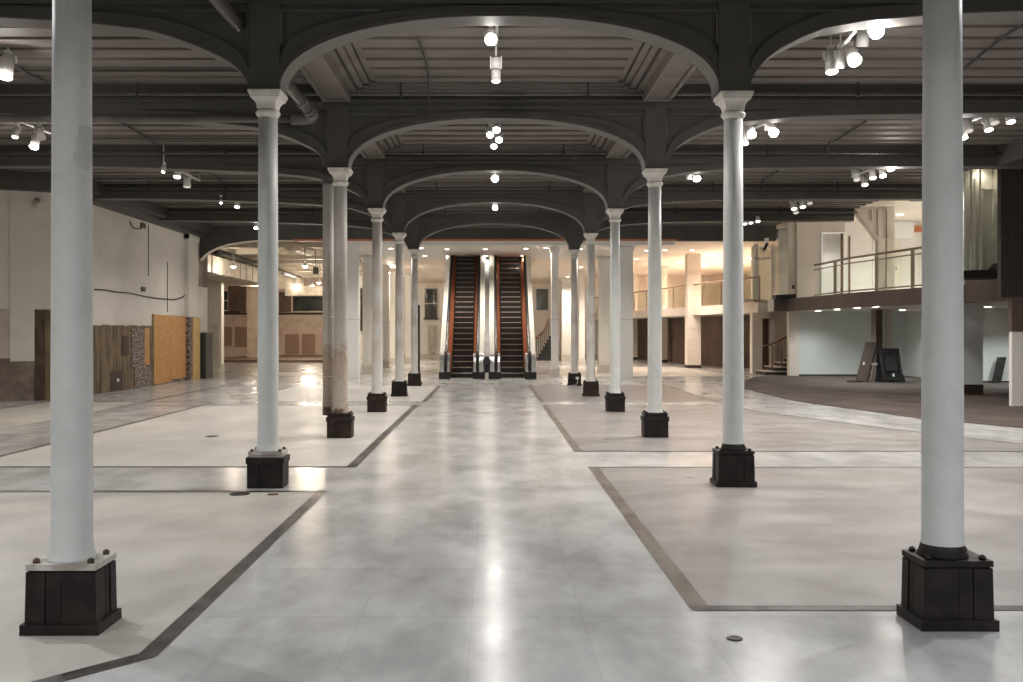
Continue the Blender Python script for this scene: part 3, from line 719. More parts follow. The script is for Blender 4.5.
# stripped zones of the return wall
def ret_patch(px0, px1, z0, z1, m_, name, label, cat, off=.02, t=.05):
    a = RW(px0); b = RW(px1)
    return tag(obj(name, wall_seg(MB(), a[0], a[1], b[0], b[1], z0, z1, t, off), m_), label, cat)
o = struct('trim_40', wall_seg(wall_seg(MB(), *RW(-60), *RW(35), 0, .92, .05, .015), *RW(-60), *RW(10), .92, 1.0, .05, .012), 'wall_concrete')
o = struct('trim_41', wall_seg(MB(), *RW(-60), *RW(9), 1.0, 2.15, .05, .012), 'wall_pinkish')
o = struct('trim_43', wall_seg(MB(), *RW(10), *RW(34.5), .93, 4.9, .05, .035), 'left_plaster')
ret_patch(34.5, 45, 0, 2.14, 'dark_wood', 'stripped_panel', 'dark rough stripped wall strip left of the near left column', 'wall panel', .03)
ret_patch(45, 52, 0, 2.14, 'olive_board', 'timber_board', 'upright olive timber board just left of the near left column', 'board', .05)
# main wall stripped boards
def main_patch(px0, px1, z0, z1, m_, name, label, cat, off=.03):
    o = obj(name, MB().box(WX, WX+off, WL(px0), WL(px1), z0, z1), m_)
    return tag(o, label, cat)
mb = MB(); yy = WL(88); k = 0
tops = [1.80, 1.79, 1.80, 1.78, 1.79]
while yy < WL(149)-.1:
    wd = random.uniform(.16, .24); mb.box(WX, WX+.03+random.uniform(0, .012), yy, min(yy+wd-.012, WL(149)), 0.0, tops[k % 5]+random.uniform(-.01, .01)); yy += wd; k += 1
tag(obj('timber_panelling', mb, 'olive_board'), 'old olive brown vertical board panelling low on the left wall', 'wall panelling')
main_patch(121, 127, .95, 1.5, 'dark_wood', 'board_patch', 'small dark patch high on the olive panelling', 'patch', .05)
main_patch(109, 121, .02, .55, 'dark_wood', 'board_patch', 'low dark brown patch with white socket in the olive panelling', 'patch', .05)
tag(obj('wall_socket', MB().box(WX+.05, WX+.06, WL(115), WL(117), .25, .34), 'white_plastic'), 'small white socket on the low dark patch of the left wall', 'socket')
main_patch(130, 143, .62, 1.72, 'brick', 'brick_patch', 'exposed brick patch in the upper part of the stripped left wall', 'brickwork', .055)
main_patch(133, 149, .0, .62, 'brick', 'brick_patch', 'exposed rubble brick patch at the foot of the left wall', 'brickwork', .055)
main_patch(143, 148, .64, 1.74, 'plywood', 'timber_board', 'narrow orange timber strip between brick and plywood on the left wall', 'board', .055)
main_patch(149, 152.5, 0, 1.8, 'olive_board', 'timber_board', 'thin olive board left of the orange plywood', 'board', .05)
r = thing('plywood_board', 'large orange plywood hoarding of two sheets on the left wall', 'board', (WX, WL(152.5), .0))
ya, yb = 0, WL(184)-WL(152.5)
obj('sheet', MB().box(0, .06, ya, yb/2-.006, .03, 2.14), 'plywood', r); obj('sheet', MB().box(0, .06, yb/2+.006, yb, .10, 2.14), 'plywood', r)
obj('edge_strip', MB().box(0, .075, ya-.05, ya, .03, 2.16), 'yellow_board', r)
main_patch(165, 184, 0, .10, 'brick', 'brick_patch', 'strip of dark rubble under the orange plywood', 'brickwork', .04)
# pier at the far end
struct('trim_44', MB().box(WX, WX+.16, WL(184), WL(193.5)+.05, 2.12, 4.9).box(WX+.0, WX+.2, WL(184), WL(193.5)+.05, 4.75, 4.9), 'left_plaster')
r = main_patch(184.5, 193, 0, 2.1, 'brick', 'brick_pier', 'rough dark brick pier right of the orange plywood', 'brickwork', .17)
# end wall stub carrying the arch
e = MB(); e.m = 0; e.box(WX-.4, WX+.12, WY1+.25, 35.3, 0, 4.9); e.m = 1; e.box(WX+.12, WX+.13, WY1+.9, 35.3, 3.2, 4.7)
struct('trim_45', e, ['left_plaster', 'wall_concrete'])
YB = 35.3
tag(obj('timber_board', MB().box(WX+.13, WX+.20, 33.35, 34.15, 0, 2.1), 'yellow_board'), 'pale yellow upright board at the far end of the left wall', 'board')
r = thing('black_cabinet', 'tall narrow black cabinet at the far end of the left wall', 'cabinet', (WX+.14, 34.25, 0))
obj('body', MB().box(0, .22, 0, .85, 0, 1.6), 'cabinet_dark', r)
obj('door', MB().box(.0, .21, -.012, 0, .06, .78), 'cabinet_dark', r); obj('door', MB().box(.0, .21, -.012, 0, .81, 1.56), 'cabinet_dark', r)
# cable along the wall, boxes, seams
pts = []
for x, y in ((94, 289.5), (104, 290), (115, 292), (128, 293), (142, 296), (155, 298), (165, 299), (174, 299.5), (182, 297), (184, 295)):
    Y = WL(x); pts.append((WX+.02, Y, PZ(y, Y)))
cable('wall_cable', bez(pts), .02, 'pipe_dark', 'black wavy cable along the left wall above the panelling')
cable('wall_cable', bez([(WX+.02, WL(x), PZ(y, WL(x))) for x, y in ((129, 222), (133, 228), (139, 229), (142, 226))]), .015, 'pipe_dark', 'short black cable loop high on the left wall')
def wbox(px0, px1, y0, y1, m_, name, label, cat):
    Y = WL((px0+px1)/2); tag(obj(name, MB().box(WX, WX+.04, WL(px0), WL(px1), PZ(y1, Y), PZ(y0, Y)), m_), label, cat)
wbox(140.5, 144.5, 223, 228, 'pipe_dark', 'junction_box', 'black junction box high on the left wall by the cable loop', 'box')
wbox(141, 144.5, 287, 291.5, 'pipe_dark', 'junction_box', 'black box just above the wavy cable on the left wall', 'box')
cable('wall_conduit', [(WX+.015, WL(148), PZ(225, WL(148))), (WX+.015, WL(148), PZ(276, WL(148)))], .012, 'pipe_grey', 'vertical grey seam conduit high on the left wall')
cable('wall_conduit', [(WX+.015, WL(167), PZ(262, WL(167))), (WX+.015, WL(167), PZ(312, WL(167)))], .012, 'pipe_grey', 'thin vertical conduit above the orange plywood')
wbox(183.8+1, 188, 305, 312, 'cream_back', 'junction_box', 'cream box at the foot of the grey pier', 'box')
r = thing('wall_lamp', 'small round bracket lamp high on the wall left of the near left column', 'lamp', (RW(39.5)[0], RW(39.5)[1]-.12, PZ(201, 22.6)))
obj('bracket', MB().cyl((0, .12, .1), (0, 0, .05), .02, 8), 'pipe_dark', r); obj('head', MB().cyl((0, -.0, .08), (0, -.12, -.08), .07, 16), 'galvanised', r)

# ================================================================== ESCALATOR SOFFIT
so = MB()
SZ = 4.66
so.m = 0
so.box(-5.3, 5.2, YE+.15, 40.8, SZ, SZ+.25)
so.m = 1; so.box(-5.3, -2.0, 40.8, 61, SZ, SZ+.25); so.box(1.9, 5.2, 40.8, 61, SZ, SZ+.25)
so.box(-2.0, 1.9, 40.8, 41.0, SZ, 6.6); so.box(-2.0, 1.9, 41, 61, 6.5, 6.6); so.box(-2.1, -2.0, 41, 61, SZ+.2, 6.6); so.box(1.9, 2.0, 41, 61, SZ+.2, 6.6)
struct('trim_50', so, ['white_plaster', 'peach_paint'])
struct('trim_51', MB().box(-6.9, 6.5, YE-.19, YE-.15, 4.79, 4.86), 'orange_strip')
struct('trim_52', MB().box(-5.5, 6.4, YE-.17, YE+.2, SZ, 4.79), 'white_plaster')
dl_pts = [(421, 248), (447, 249), (485.3, 249), (526, 248.5), (546, 247.8), (627, 247.8), (425, 255.7), (448.3, 256), (485.5, 256), (522.7, 255.6), (580, 249), (391, 248.3)]
PROTO = {}
def downlight(loc, label, group, r_=.085, power=60, col=NEUT, wide=140):
    t = thing('recessed_downlight', label, 'downlight', loc, 0, group)
    key = ('dl', r_)
    if key not in PROTO:
        PROTO[key] = (MB().lathe([(r_*1.25, 0), (r_*1.25, -.008), (r_, -.012), (r_*.98, -.004)], 24, cap=False).mesh('bezel', ['lamp_white']), MB().cyl((0, 0, -.012), (0, 0, -.004), r_*.95, 20).mesh('lens', ['lens_warm']))
    obj('bezel', PROTO[key][0], None, t); obj('lens', PROTO[key][1], None, t)
    if power: lamp('downlight_lamp', (loc[0], loc[1], loc[2]-.06), power, col, size=wide, radius=.06)
nm = ['first', 'second', 'third', 'fourth', 'fifth', 'sixth']
used = []
for i, (a, b) in enumerate(dl_pts):
    Y = F*(SZ-EYE)/(HY-b); Y = max(Y, 35.2)
    x = PX(a, Y)
    lab = 'soffit downlight %s' % ['above the left escalator outer side, front row', 'above the left escalator, front row', 'between the escalators, front row', 'above the right escalator, front row', 'right of the right escalator, front row', 'far right by the broad white pier', 'left end of the back row', 'above the left escalator, back row', 'between the escalators, back row', 'right end of the back row', 'beside the sixth right column', 'far left by the fourth left column'][i]
    downlight((x, Y, SZ), lab, 'downlights in the escalator soffit', power=130 if b < 253 else 45, col=(1, .9, .78))

# ================================================================== ESCALATORS
def escalator(x0, x1, label):
    xc = (x0+x1)/2; hw = (x1-x0)/2; Y0 = 33.85
    r = thing('escalator', label, 'escalator', (xc, Y0, 0), 0, 'pair of escalators')
    T = .80; ys = .55        # slope start
    def zl(y): return max(0, (y-ys)*T)
    obj('floor_plate', MB().box(-hw-.02, hw+.02, -.02, ys, 0, .03), 'steel', r)
    for i in range(27):
        s = MB(); s.m = 0; z = .2*(i+1)-.02; ya = ys+.25*i
        s.box(-hw, hw, ya, ya+.30, z-.21, z)
        for k in range(9):
            pass
        s.m = 1; s.box(-hw+.03, hw-.03, ya-.008, ya+.006, z-.022, z+.003)
        obj('step', s, ['step_black', 'step_edge'], r)
    yt = 7.3
    for sd in (-1, 1):
        def X(a): return sd*(hw+a)
        # skirt (copper, leaning outwards)
        def ribbon(a0, h0, a1, h1, y0, y1, mm, nm_, t=.02, lead=None):
            p = []
            for (a, h, yy) in ((a0, h0, y0), (a0, h0, y1), (a1, h1, y1), (a1, h1, y0)):
                p.append((X(a), yy, zl(yy)+h))
            q = [(v[0]+sd*t, v[1], v[2]-.01) for v in p]
            return MB()._add(p+q, [(0, 1, 2, 3), (4, 7, 6, 5), (0, 4, 5, 1), (1, 5, 6, 2), (2, 6, 7, 3), (3, 7, 4, 0)])
        sk = MB()
        for (ya, yb) in ((.2, ys), (ys, yt)):
            m2 = ribbon(0, .0, .13, .80, ya, yb, 0, 0); sk._add(m2.v, [tuple(f_) for f_ in m2.f])
        obj('skirt_panel', sk, 'copper', r)
        # outer deck
        od = MB()
        for (ya, yb) in ((.2, ys), (ys, yt)):
            m2 = ribbon(.19, .86, .36, .60, ya, yb, 0, 0); od._add(m2.v, [tuple(f_) for f_ in m2.f])
            pz = [(X(.36), ya, 0), (X(.40), ya, 0), (X(.40), yb, 0 if yb < 1 else zl(yb)-.8), (X(.36), yb, 0 if yb < 1 else zl(yb)-.8), (X(.36), ya, zl(ya)+.6), (X(.40), ya, zl(ya)+.6), (X(.40), yb, zl(yb)+.6), (X(.36), yb, zl(yb)+.6)]
            od.hexa(pz)
        od.box(min(X(.02), X(.38)), max(X(.02), X(.38)), .15, .6, 0.03, .55)
        obj('balustrade', od, 'balustrade_white', r)
        # newel: rounded front end
        nw = MB(); pr = [(-.02, .0), (.55, .0), (.55, .86), (.25, .90), (.10, .87), (.0, .78), (-.05, .6), (-.05, .30)]
        nw.prism_yz(pr, min(X(.02), X(.38)), max(X(.02), X(.38)))
        obj('newel', nw, 'steel', r, bevel=.02)
        obj('newel_foot', MB().box(min(X(.0), X(.40)), max(X(.0), X(.40)), -.09, .5, .0, .24), 'step_black', r, bevel=.01)
        obj('newel_slot', MB().box(min(X(.13), X(.22)), max(X(.13), X(.22)), -.085, -.04, .2, .80), 'rubber', r)
        # handrail
        pth = [(X(.17), -.07, .30), (X(.17), -.11, .45), (X(.17), -.12, .62), (X(.17), -.08, .80), (X(.17), .02, .92), (X(.17), .18, .965), (X(.17), .35, .96), (X(.17), ys+.05, .97), (X(.17), ys+.3, zl(ys+.3)+.90), (X(.17), yt, zl(yt)+.88)]
        obj('handrail', MB().tube(bez(pth, 5), .058, 10), 'rubber', r)
        obj('chrome_cap', MB().cyl((X(.30), -.06, .62), (X(.30), -.04, .62), .05, 16), 'steel', r)
    # underside truss
    obj('truss', MB().prism_yz([(ys, 0), (ys+.4, 0), (yt, zl(yt)-.7), (yt, zl(yt)-.22), (ys, -.0)], -hw, hw), 'balustrade_white', r)
escalator(-1.39, -.63, 'left escalator with black steps and copper coloured side panels')
escalator(.34, 1.16, 'right escalator with black steps and copper coloured side panels')
# post between the two
r = thing('control_post', 'small dark post standing between the two escalators', 'post', (-.145, 33.8, 0))
obj('column', MB().box(-.07, .07, 0, .12, 0, .78), 'step_black', r); obj('head', MB().box(-.13, .13, -.04, .10, .50, .70), 'cabinet_dark', r); obj('foot', MB().box(-.06, .06, -.06, .0, 0, .22), 'marble_base', r)
struct('trim_53', MB().prism_yz([(34.2, .6), (34.5, .75), (40.9, 5.5), (40.9, 4.9), (34.6, .0), (34.2, 0)], -.24, -.05), 'pipe_grey')

# ================================================================== PIERS
def pier(px0, px1, ybot, label, m_='white_plaster', top=SZ, flutes=0, base=True, depth=None, dy=0):
    Y = YF(ybot)+dy; x0, x1 = PX(px0, Y), PX(px1, Y); w_ = x1-x0; d = depth or min(w_, .5)
    r = thing('square_pier', label, 'pier', ((x0+x1)/2, Y, 0), 0, 'white piers beyond the iron columns')
    hw = w_/2; b = MB().box(-hw, hw, 0, d, 0, top)
    for k in range(flutes):
        a = -hw+w_*(k+.5)/flutes; b.box(a-w_/flutes*.28, a+w_/flutes*.28, -.03, 0, .35, top-.35)
    obj('body', b, m_, r)
    if base: obj('base', MB().box(-hw-.03, hw+.03, -.04, d+.03, 0, .30), 'marble_base', r)
    obj('band', MB().box(-hw-.012, hw+.012, -.012, d+.01, 2.05, 2.075), 'beige_wall', r)
    obj('cap', MB().box(-hw-.05, hw+.05, -.05, d+.04, top-.16, top-.06), m_, r)
    return r
pier(345, 358.4, 379, 'broad white pier right of the stained column with downpipe', base=False, dy=.6)
pier(620.5, 633, 377.6, 'broad white pier between the third and fourth right columns', base=False)
pier(362.5, 372, 373, 'fluted white pier left of the aged fourth left column', flutes=3)
pier(381.5, 389, 367.6, 'white pier between the fourth and fifth left columns', flutes=2)
pier(390, 395, 364, 'narrow white pier far behind, left of the fifth left column', flutes=1)
pier(405, 411, 363, 'narrow white pier beside the farthest left column', flutes=1)
pier(551.5, 558.5, 377, 'slim white square post right of the right escalator')
pier(599, 610, 372.6, 'fluted white pier behind the fourth right column', flutes=3)
pier(579, 585, 365, 'narrow white pier behind the farthest right column', flutes=1)
pier(562, 572, 361, 'distant fluted white pier left of the farthest right column', flutes=2)
pier(426, 432, 356.5, 'plain narrow white pier left of the left escalator', base=False)
r = thing('black_stand', 'slim black upright stand beside the farthest left column', 'stand', (PX(418.5, 31), 31, 0))
obj('foot', MB().box(-.12, .12, -.12, .12, 0, .04), 'step_black', r); obj('pole', MB().box(-.045, .045, -.04, .04, .04, PZ(305, 31)), 'step_black', r)

# ================================================================== FAR CENTRE WALL
YW = 61.0
def B_(mb, px0, px1, y0, y1, Y, t=.1): return mb.box(PX(px0, Y), PX(px1, Y), Y, Y+t, PZ(y1, Y), PZ(y0, Y))
fw = MB(); fw.m = 0; fw.box(-8.5, 8.5, YW, YW+.3, 0, 4.4); fw.m = 1; fw.box(-8.5, 8.5, YW-.05, YW+.3, 4.4, 6.6); fw.m = 2; fw.box(-8.5, 8.5, YW-.08, YW, 0, .25)
struct('wall_back', fw, ['white_plaster', 'peach_paint', 'beige_wall'])
def window(n, px0, px1, y0, y1, Y, m_, fr_m, bars=0, sill=True):
    f_ = MB(); B_(f_, px0-1, px1+1, y0-1, y1+1, Y, .06); w = struct('window_%d' % n, f_, fr_m)
    g = MB(); B_(g, px0, px1, y0, y1, Y-.02, .03); obj('pane', g, m_, w)
    for k in range(bars):
        yy = y0+(y1-y0)*(k+1)/(bars+1); q = MB(); B_(q, px0, px1, yy-.5, yy+.5, Y-.04, .03); obj('glazing_bar', q, fr_m, w)
    if sill: q = MB(); B_(q, px0-1.5, px1+1.5, y1, y1+1.6, Y-.12, .1); obj('window_sill', q, 'dark_brown', w)
window(1, 425, 437, 289, 318, YW-.06, 'dark_window', 'beige_wall', 1)
window(2, 536.5, 548, 289, 310, YW-.06, 'green_window', 'white_plaster', 0, False)
q = MB(); B_(q, 428, 435, 325, 353, YW-.15, .1); tag(obj('radiator', q, 'galvanised'), 'tall grey radiator under the window left of the escalators', 'radiator')
# distant curved stair right of the escalators
r = thing('curved_stair', 'distant dark stair with curved handrail right of the escalators', 'staircase', (0, 56, 0))
for i in range(7):
    obj('stair_step', MB().box(PX(537+i*2.3, 56), PX(556, 56), 0+i*.25, .25+i*.25, .20*i, .20*(i+1)), 'cabinet_dark', r)
obj('handrail', MB().tube(bez([(PX(536, 56), -.1, PZ(338, 56)), (PX(541, 56), .2, PZ(334, 56)), (PX(546, 56), .6, PZ(328, 56)), (PX(550, 56), 1, PZ(319, 56))]), .06, 8), 'rail_brown', r)
bal = MB()
for i in range(7): bal.box(PX(536.5+i*2, 56), PX(536.5+i*2, 56)+.04, 0, .04, .05+.2*i, PZ(337-i*2.4, 56))
obj('balusters', bal, 'cabinet_dark', r)

for i, (xx, yy, lb) in enumerate(((-4.2, 46, 'left of the escalators, nearer'), (-4.2, 54, 'left of the escalators, farther'), (4.2, 46, 'right of the escalators, nearer'), (4.2, 54, 'right of the escalators, farther'))):
    downlight((xx, yy, SZ), 'added downlight in the lobby ceiling '+lb, 'added lobby downlights', power=560, col=(1, .87, .74), r_=.1)  # added lamps that brighten the wall behind the escalators
# ================================================================== LEFT BACK ROOM
YK = 64.0
bw = MB(); bw.m = 0; B_(bw, 218, 352, 236, 357, YK, .3)
struct('wall_rear_left', bw, ['pink_wall'])
struct('wall_side_left', MB().box(-22.5, -22.2, 36, 76, 0, 5.6).box(-22.5, WX-.4, 35.2, 35.4, 0, 5.5), 'cream_back')
struct('wall_rear_partition', MB().box(-22.5, PX(214, 56), 56, 56.2, 0, 5.5), 'cream_back')
struct('wall_rear_return', MB().box(-8.5, -8.0, 61, 64, 0, 6), 'cream_back')
bc = MB(); bc.box(-22.5, -3.2, YE+.16, 66, 5.42, 5.5)
struct('ceiling_rear', bc, 'duct_cream')
for i in range(9):
    yy = 36.6+3.1*i
    tag(obj('ceiling_beam', MB().box(-22, -3.3, yy, yy+.35, 5.02, 5.42), 'duct_cream'), 'cream ceiling beam in the left back room, %s from the hall' % ['first', 'second', 'third', 'fourth', 'fifth', 'sixth', 'seventh', 'eighth', 'ninth'][i], 'beam', 'cream beams of the back room')
# dark skirting platform
tag(obj('low_platform', MB().box(-15.4, PX(335, 52), 52.5, 63.9, 0, .13), 'brown_wall'), 'low dark edged platform at the rear of the left back room', 'platform')
# wall features
def deco(name, px0, px1, y0, y1, Y, m_, label, cat, t=.05):
    q = MB(); B_(q, px0, px1, y0, y1, Y-t, t); return tag(obj(name, q, m_), label, cat)
struct('trim_60', B_(B_(MB(), 218, 352, 312.5, 314.5, YK-.12, .12), 218, 240, 311, 313, 56, .1), 'dark_brown')
window(3, 293, 332, 295.5, 311, YK-.04, 'dark_window', 'galvanised', 0, False)
window(4, 220.5, 227.5, 291, 310, YK-.04, 'dark_window', 'white_plaster', 1, False)
deco('dark_panel', 228, 246, 286, 312, YK, 'brown_wall', 'dark brown upper wall panel in the left back room', 'wall panel')
deco('dark_panel', 279, 291, 292, 312, YK, 'brown_wall', 'brown upper panel left of the wide dark back room window', 'wall panel')
deco('lattice_panel', 279, 333, 315.5, 326, YK, 'cream_back', 'pale patterned band below the wide dark window, back room', 'wall panel')
deco('wall_patch', 285, 299, 334, 354, YK, 'brown_patch', 'left brown patch on the pink back room wall', 'patch')
deco('wall_patch', 302, 315, 334, 354, YK, 'brown_patch', 'right brown patch on the pink back room wall', 'patch')
deco('wall_patch', 222, 232, 327, 346, YK, 'brown_patch', 'brown patch low on the wall beneath the small window', 'patch')
deco('wall_patch', 235, 247, 327, 347, YK, 'brown_patch', 'brown patch beside the cream pier in the back room', 'patch', .04)
r = thing('square_pier', 'cream plastered pier with chipped edge in the left back room', 'pier', (PX(251, 58), 58, 0))
obj('body', MB().box(PX(247, 58)-PX(251, 58), .45, 0, .5, 0, 5.1), 'cream_back', r)
r = thing('square_pier', 'white panelled pier at the entry of the left back room', 'pier', (PX(215, 50), 50, 0))
obj('body', MB().box(-.32, .32, 0, .5, 0, 5.1), 'white_plaster', r); obj('panel', MB().box(-.22, .22, -.03, 0, .3, 2.0), 'left_plaster', r)
# ducts
r = thing('air_duct', 'cream boxy air duct with fins running along the left back room', 'duct', (PX(222, 44), 40, 4.5))
obj('duct_body', MB().box(-1.2, .5, 0, 13, -.42, .28), 'duct_cream', r)
for k in range(11): obj('flange', MB().box(-1.24, .54, .6+k*1.15, .66+k*1.15, -.46, .32), 'duct_cream', r)
tag(obj('air_duct', MB().box(PX(285, 52), PX(340, 52), 52, 53.0, 3.55, 4.05).box(PX(278, 52), PX(300, 52), 52.1, 53.0, 3.9, 4.5), 'duct_cream'), 'stepped cream duct crossing the back room left of the stained column', 'duct')
tag(obj('round_duct', MB().cyl(at(288, 246, 38), at(310, 252, 42), .17, 20), 'duct_cream'), 'short cream round pipe under the back room ceiling', 'duct')
tag(obj('round_duct', MB().cyl((-11.2, 40, 4.92), (-10.9, 56, 4.72), .12, 12), 'pipe_dark'), 'dark flexible duct sagging along the back room ceiling', 'duct')
def bpend(px_, py_, Y, label, power, r_=.13, m_='lens_warm', col=(1, .86, .68)):
    x, z = PX(px_, Y), PZ(py_, Y)
    t = thing('ceiling_lamp', label, 'lamp', (x, Y, z), 0, 'lamps in the back rooms')
    obj('stem', MB().cyl((0, 0, .08), (0, 0, max(.3, 5.05-z)), .02, 8), 'lamp_grey', t)
    obj('shade', MB().lathe([(r_*.4, .16), (r_, .02), (r_*.95, .02), (r_*.35, .15)], 16, cap=False), 'lamp_white', t)
    obj('bulb', MB().lathe([(.001, -.05), (r_*.5, -.03), (r_*.7, .02), (r_*.4, .08), (.001, .1)], 14), m_, t)
    lamp('pendant_lamp', (x, Y, z-.12), power, col, kind='POINT', radius=.1)
bpend(233.5, 267, 41.5, 'bright lamp hanging near the cream duct in the left back room', 42)
bpend(305, 266.5, 40, 'bright lamp left of the stained column top, in the back room', 45)
for i, (a, b, Y) in enumerate(((296, 285, 52), (312, 286, 55), (319, 283, 50), (308, 295, 58), (258, 283, 52))):
    bpend(a, b, Y, 'small warm lamp in the left back room, %s of the distant five' % ['second from left', 'fourth from left', 'rightmost', 'lowest', 'leftmost'][i], (45, 170, 90, 170, 150)[i])
bpend(388, 266, 46, 'upper of two bright bulbs behind the fourth left column', 130, .1)
bpend(388, 273, 45, 'lower of two bright bulbs behind the fourth left column', 130, .13)
tag(obj('black_box', B_(B_(MB(), 313, 318, 267, 274, 40, .15), 315.2, 315.8, 238, 268, 40.05, .03), 'pipe_dark'), 'small black box hanging beside the back room lamp', 'box')

# left-centre screens behind piers (between back room and escalators)
struct('wall_partition', MB().box(PX(354, 60), PX(378, 60), 60, 60.2, 0, 5), 'white_plaster')
window(5, 355, 362, 289, 330, 59.9, 'dark_window', 'brown_wall', 0, False)

# ================================================================== RIGHT BACK ATRIUM
ra = MB(); ra.box(5.2, 9.95, YE+.16, 38.2, 5.15, 5.25); ra.box(5.2, 16, 38.2, 66, 5.15, 5.25); struct('ceiling_atrium', ra, 'peach_paint')
FP = [(10.35, 38.2), (8.97, 45), (7.65, 53), (6.3, 61.5)]      # fascia line of the far gallery
gl = MB()
gp = FP+[(15.5, 61.5), (15.5, 38.2)]
gl.prism_xy(gp[::-1], 2.38, 2.76)
struct('floor_gallery', gl, 'cream_paint')
# gallery railing
r = thing('gallery_railing', 'glass and brown metal railing along the far right gallery', 'railing', (0, 0, 2.76))
for (a, b) in zip(FP[:-1], FP[1:]):
    g = MB(); wall_seg(g, a[0]+.06, a[1], b[0]+.06, b[1], .08, .92, .015); obj('glass_panel', g, 'glass', r)
    obj('top_rail', MB().cyl((a[0]+.06, a[1], 1.0), (b[0]+.06, b[1], 1.0), .035, 8), 'rail_metal', r)
    for k in range(4):
        t = k/4; x = a[0]+(b[0]-a[0])*t; yy = a[1]+(b[1]-a[1])*t
        obj('post', MB().box(x+.03, x+.09, yy-.03, yy+.03, 0, 1.0), 'rail_metal', r)
# walls behind
struct('wall_rear_right', MB().box(5.2, 16, 63.5, 63.8, 0, 5.2), 'brown_wall')
struct('wall_gallery', MB().box(6.3, 16, 61.3, 61.5, 2.76, 5.2).box(15.5, 15.7, 38, 63, 0, 5.2), 'peach_paint')
br = MB(); wall_seg(br, 12.9, 40.5, 10.4, 49, 0, 2.38, .2); wall_seg(br, 10.4, 49, 8.8, 61.5, 0, 2.38, .2)
struct('wall_under_gallery', br, 'brown_wall')
# tiled square piers under the gallery
for i, (a, b, yb, lb) in enumerate(((687.5, 701, 368, 'tiled peach pier with dark base between the second and third right columns'), (662, 667.5, 362.3, 'tiled peach pier just right of the third right column, far back'), (633.5, 637.5, 359.5, 'distant slim tiled pier beside the broad white pier'))):
    Y = YF(yb); x0, x1 = PX(a, Y), PX(b, Y); w_ = x1-x0
    r = thing('tiled_pier', lb, 'pier', ((x0+x1)/2, Y, 0), 0, 'tiled piers of the gallery')
    obj('body', MB().box(-w_/2, w_/2, 0, w_, .0, 5.15), 'cream_paint', r)
    for z in (.75, 1.25, 1.75, 2.25, 2.75, 3.25, 3.75, 4.25, 4.7): obj('tile_joint', MB().box(-w_/2-.004, w_/2+.004, -.004, w_+.004, z, z+.015), 'beige_wall', r)
    obj('base', MB().box(-w_/2-.015, w_/2+.015, -.02, w_+.02, 0, .13), 'dark_brown', r)
tag(obj('steel_prop', MB().box(PX(673, 58), PX(676, 58), 58, 58.2, 0, 2.38), 'white_plaster'), 'slim white post in the dark area under the gallery', 'post')
# stairwell block (white frame, opening, beige band)
YS = 38.6
sb = MB(); B_(sb, 752.5, 762.5, 312, 374, YS, .4); B_(sb, 762.5, 773, 312, 318.5, YS, .4); B_(sb, 771, 775, 312, 374, YS, .4)
struct('trim_70', sb, 'cream_paint')
B = MB(); B_(B, 754.5, 790, 301.5, 312.5, YS-.05, .5); struct('trim_71', B, 'beige_wall')
B = MB(); B_(B, 774, 792, 312, 374, YS+.25, .2); struct('wall_stair', B, 'peach_paint')
d = MB(); B_(d, 762.5, 771, 318, 374, YS+.38, .05); dd = struct('door_1', d, 'rail_brown'); h_ = MB(); B_(h_, 763.3, 764.2, 345, 347, YS+.33, .05); obj('door_handle', h_, 'steel', dd)
# white glazed box above
f_ = MB(); B_(f_, 754.5, 758.5, 244, 301.5, YS, .08); B_(f_, 771.5, 774.5, 244, 301.5, YS, .08); B_(f_, 754.5, 774.5, 299.5, 301.5, YS, .08); B_(f_, 754.5, 774.5, 257, 259, YS, .08)
wn = struct('window_6', f_, 'white_plaster'); g = MB(); B_(g, 758, 772, 246, 300, YS+.03, .02); obj('pane', g, 'glass', wn)
B = MB(); B_(B, 752, 780, 243, 301, 41.0, .15); struct('wall_lobby', B, 'white_plaster')
f_ = MB(); B_(f_, 728, 754, 299, 302, 40.2, .06); B_(f_, 753, 754.5, 245, 302, 40.2, .06); wn = struct('window_7', f_, 'cream_paint')
g = MB(); B_(g, 728, 753, 245, 300, 40.22, .02); obj('pane', g, 'glass', wn)
# atrium downlights and track
for i, (a, b) in enumerate(((647, 250.5), (665, 250), (636, 259), (692, 250), (716, 262), (726, 255), (744, 262), (679, 262), (707, 254), (705, 266))):
    Y = F*(5.15-EYE)/(HY-b); downlight((PX(a, Y), Y, 5.15), 'warm atrium ceiling downlight %s' % ['beside the broad white pier', 'left of the third right column top', 'low left', 'above the tiled pier', 'deep behind the second column', 'left of the second column', 'right of the second column', 'left of the tiled pier', 'right of the tiled pier', 'deepest'][i], 'downlights in the atrium ceiling', r_=.10, power=270, col=WARM)
for i, (xx, yy) in enumerate(((13.2, 42), (12.4, 47), (11.2, 53), (10, 58))):
    downlight((xx, yy, 5.14), 'warm downlight over the gallery walkway hidden beyond the railing', 'gallery walkway downlights', r_=.10, power=360, col=WARM)

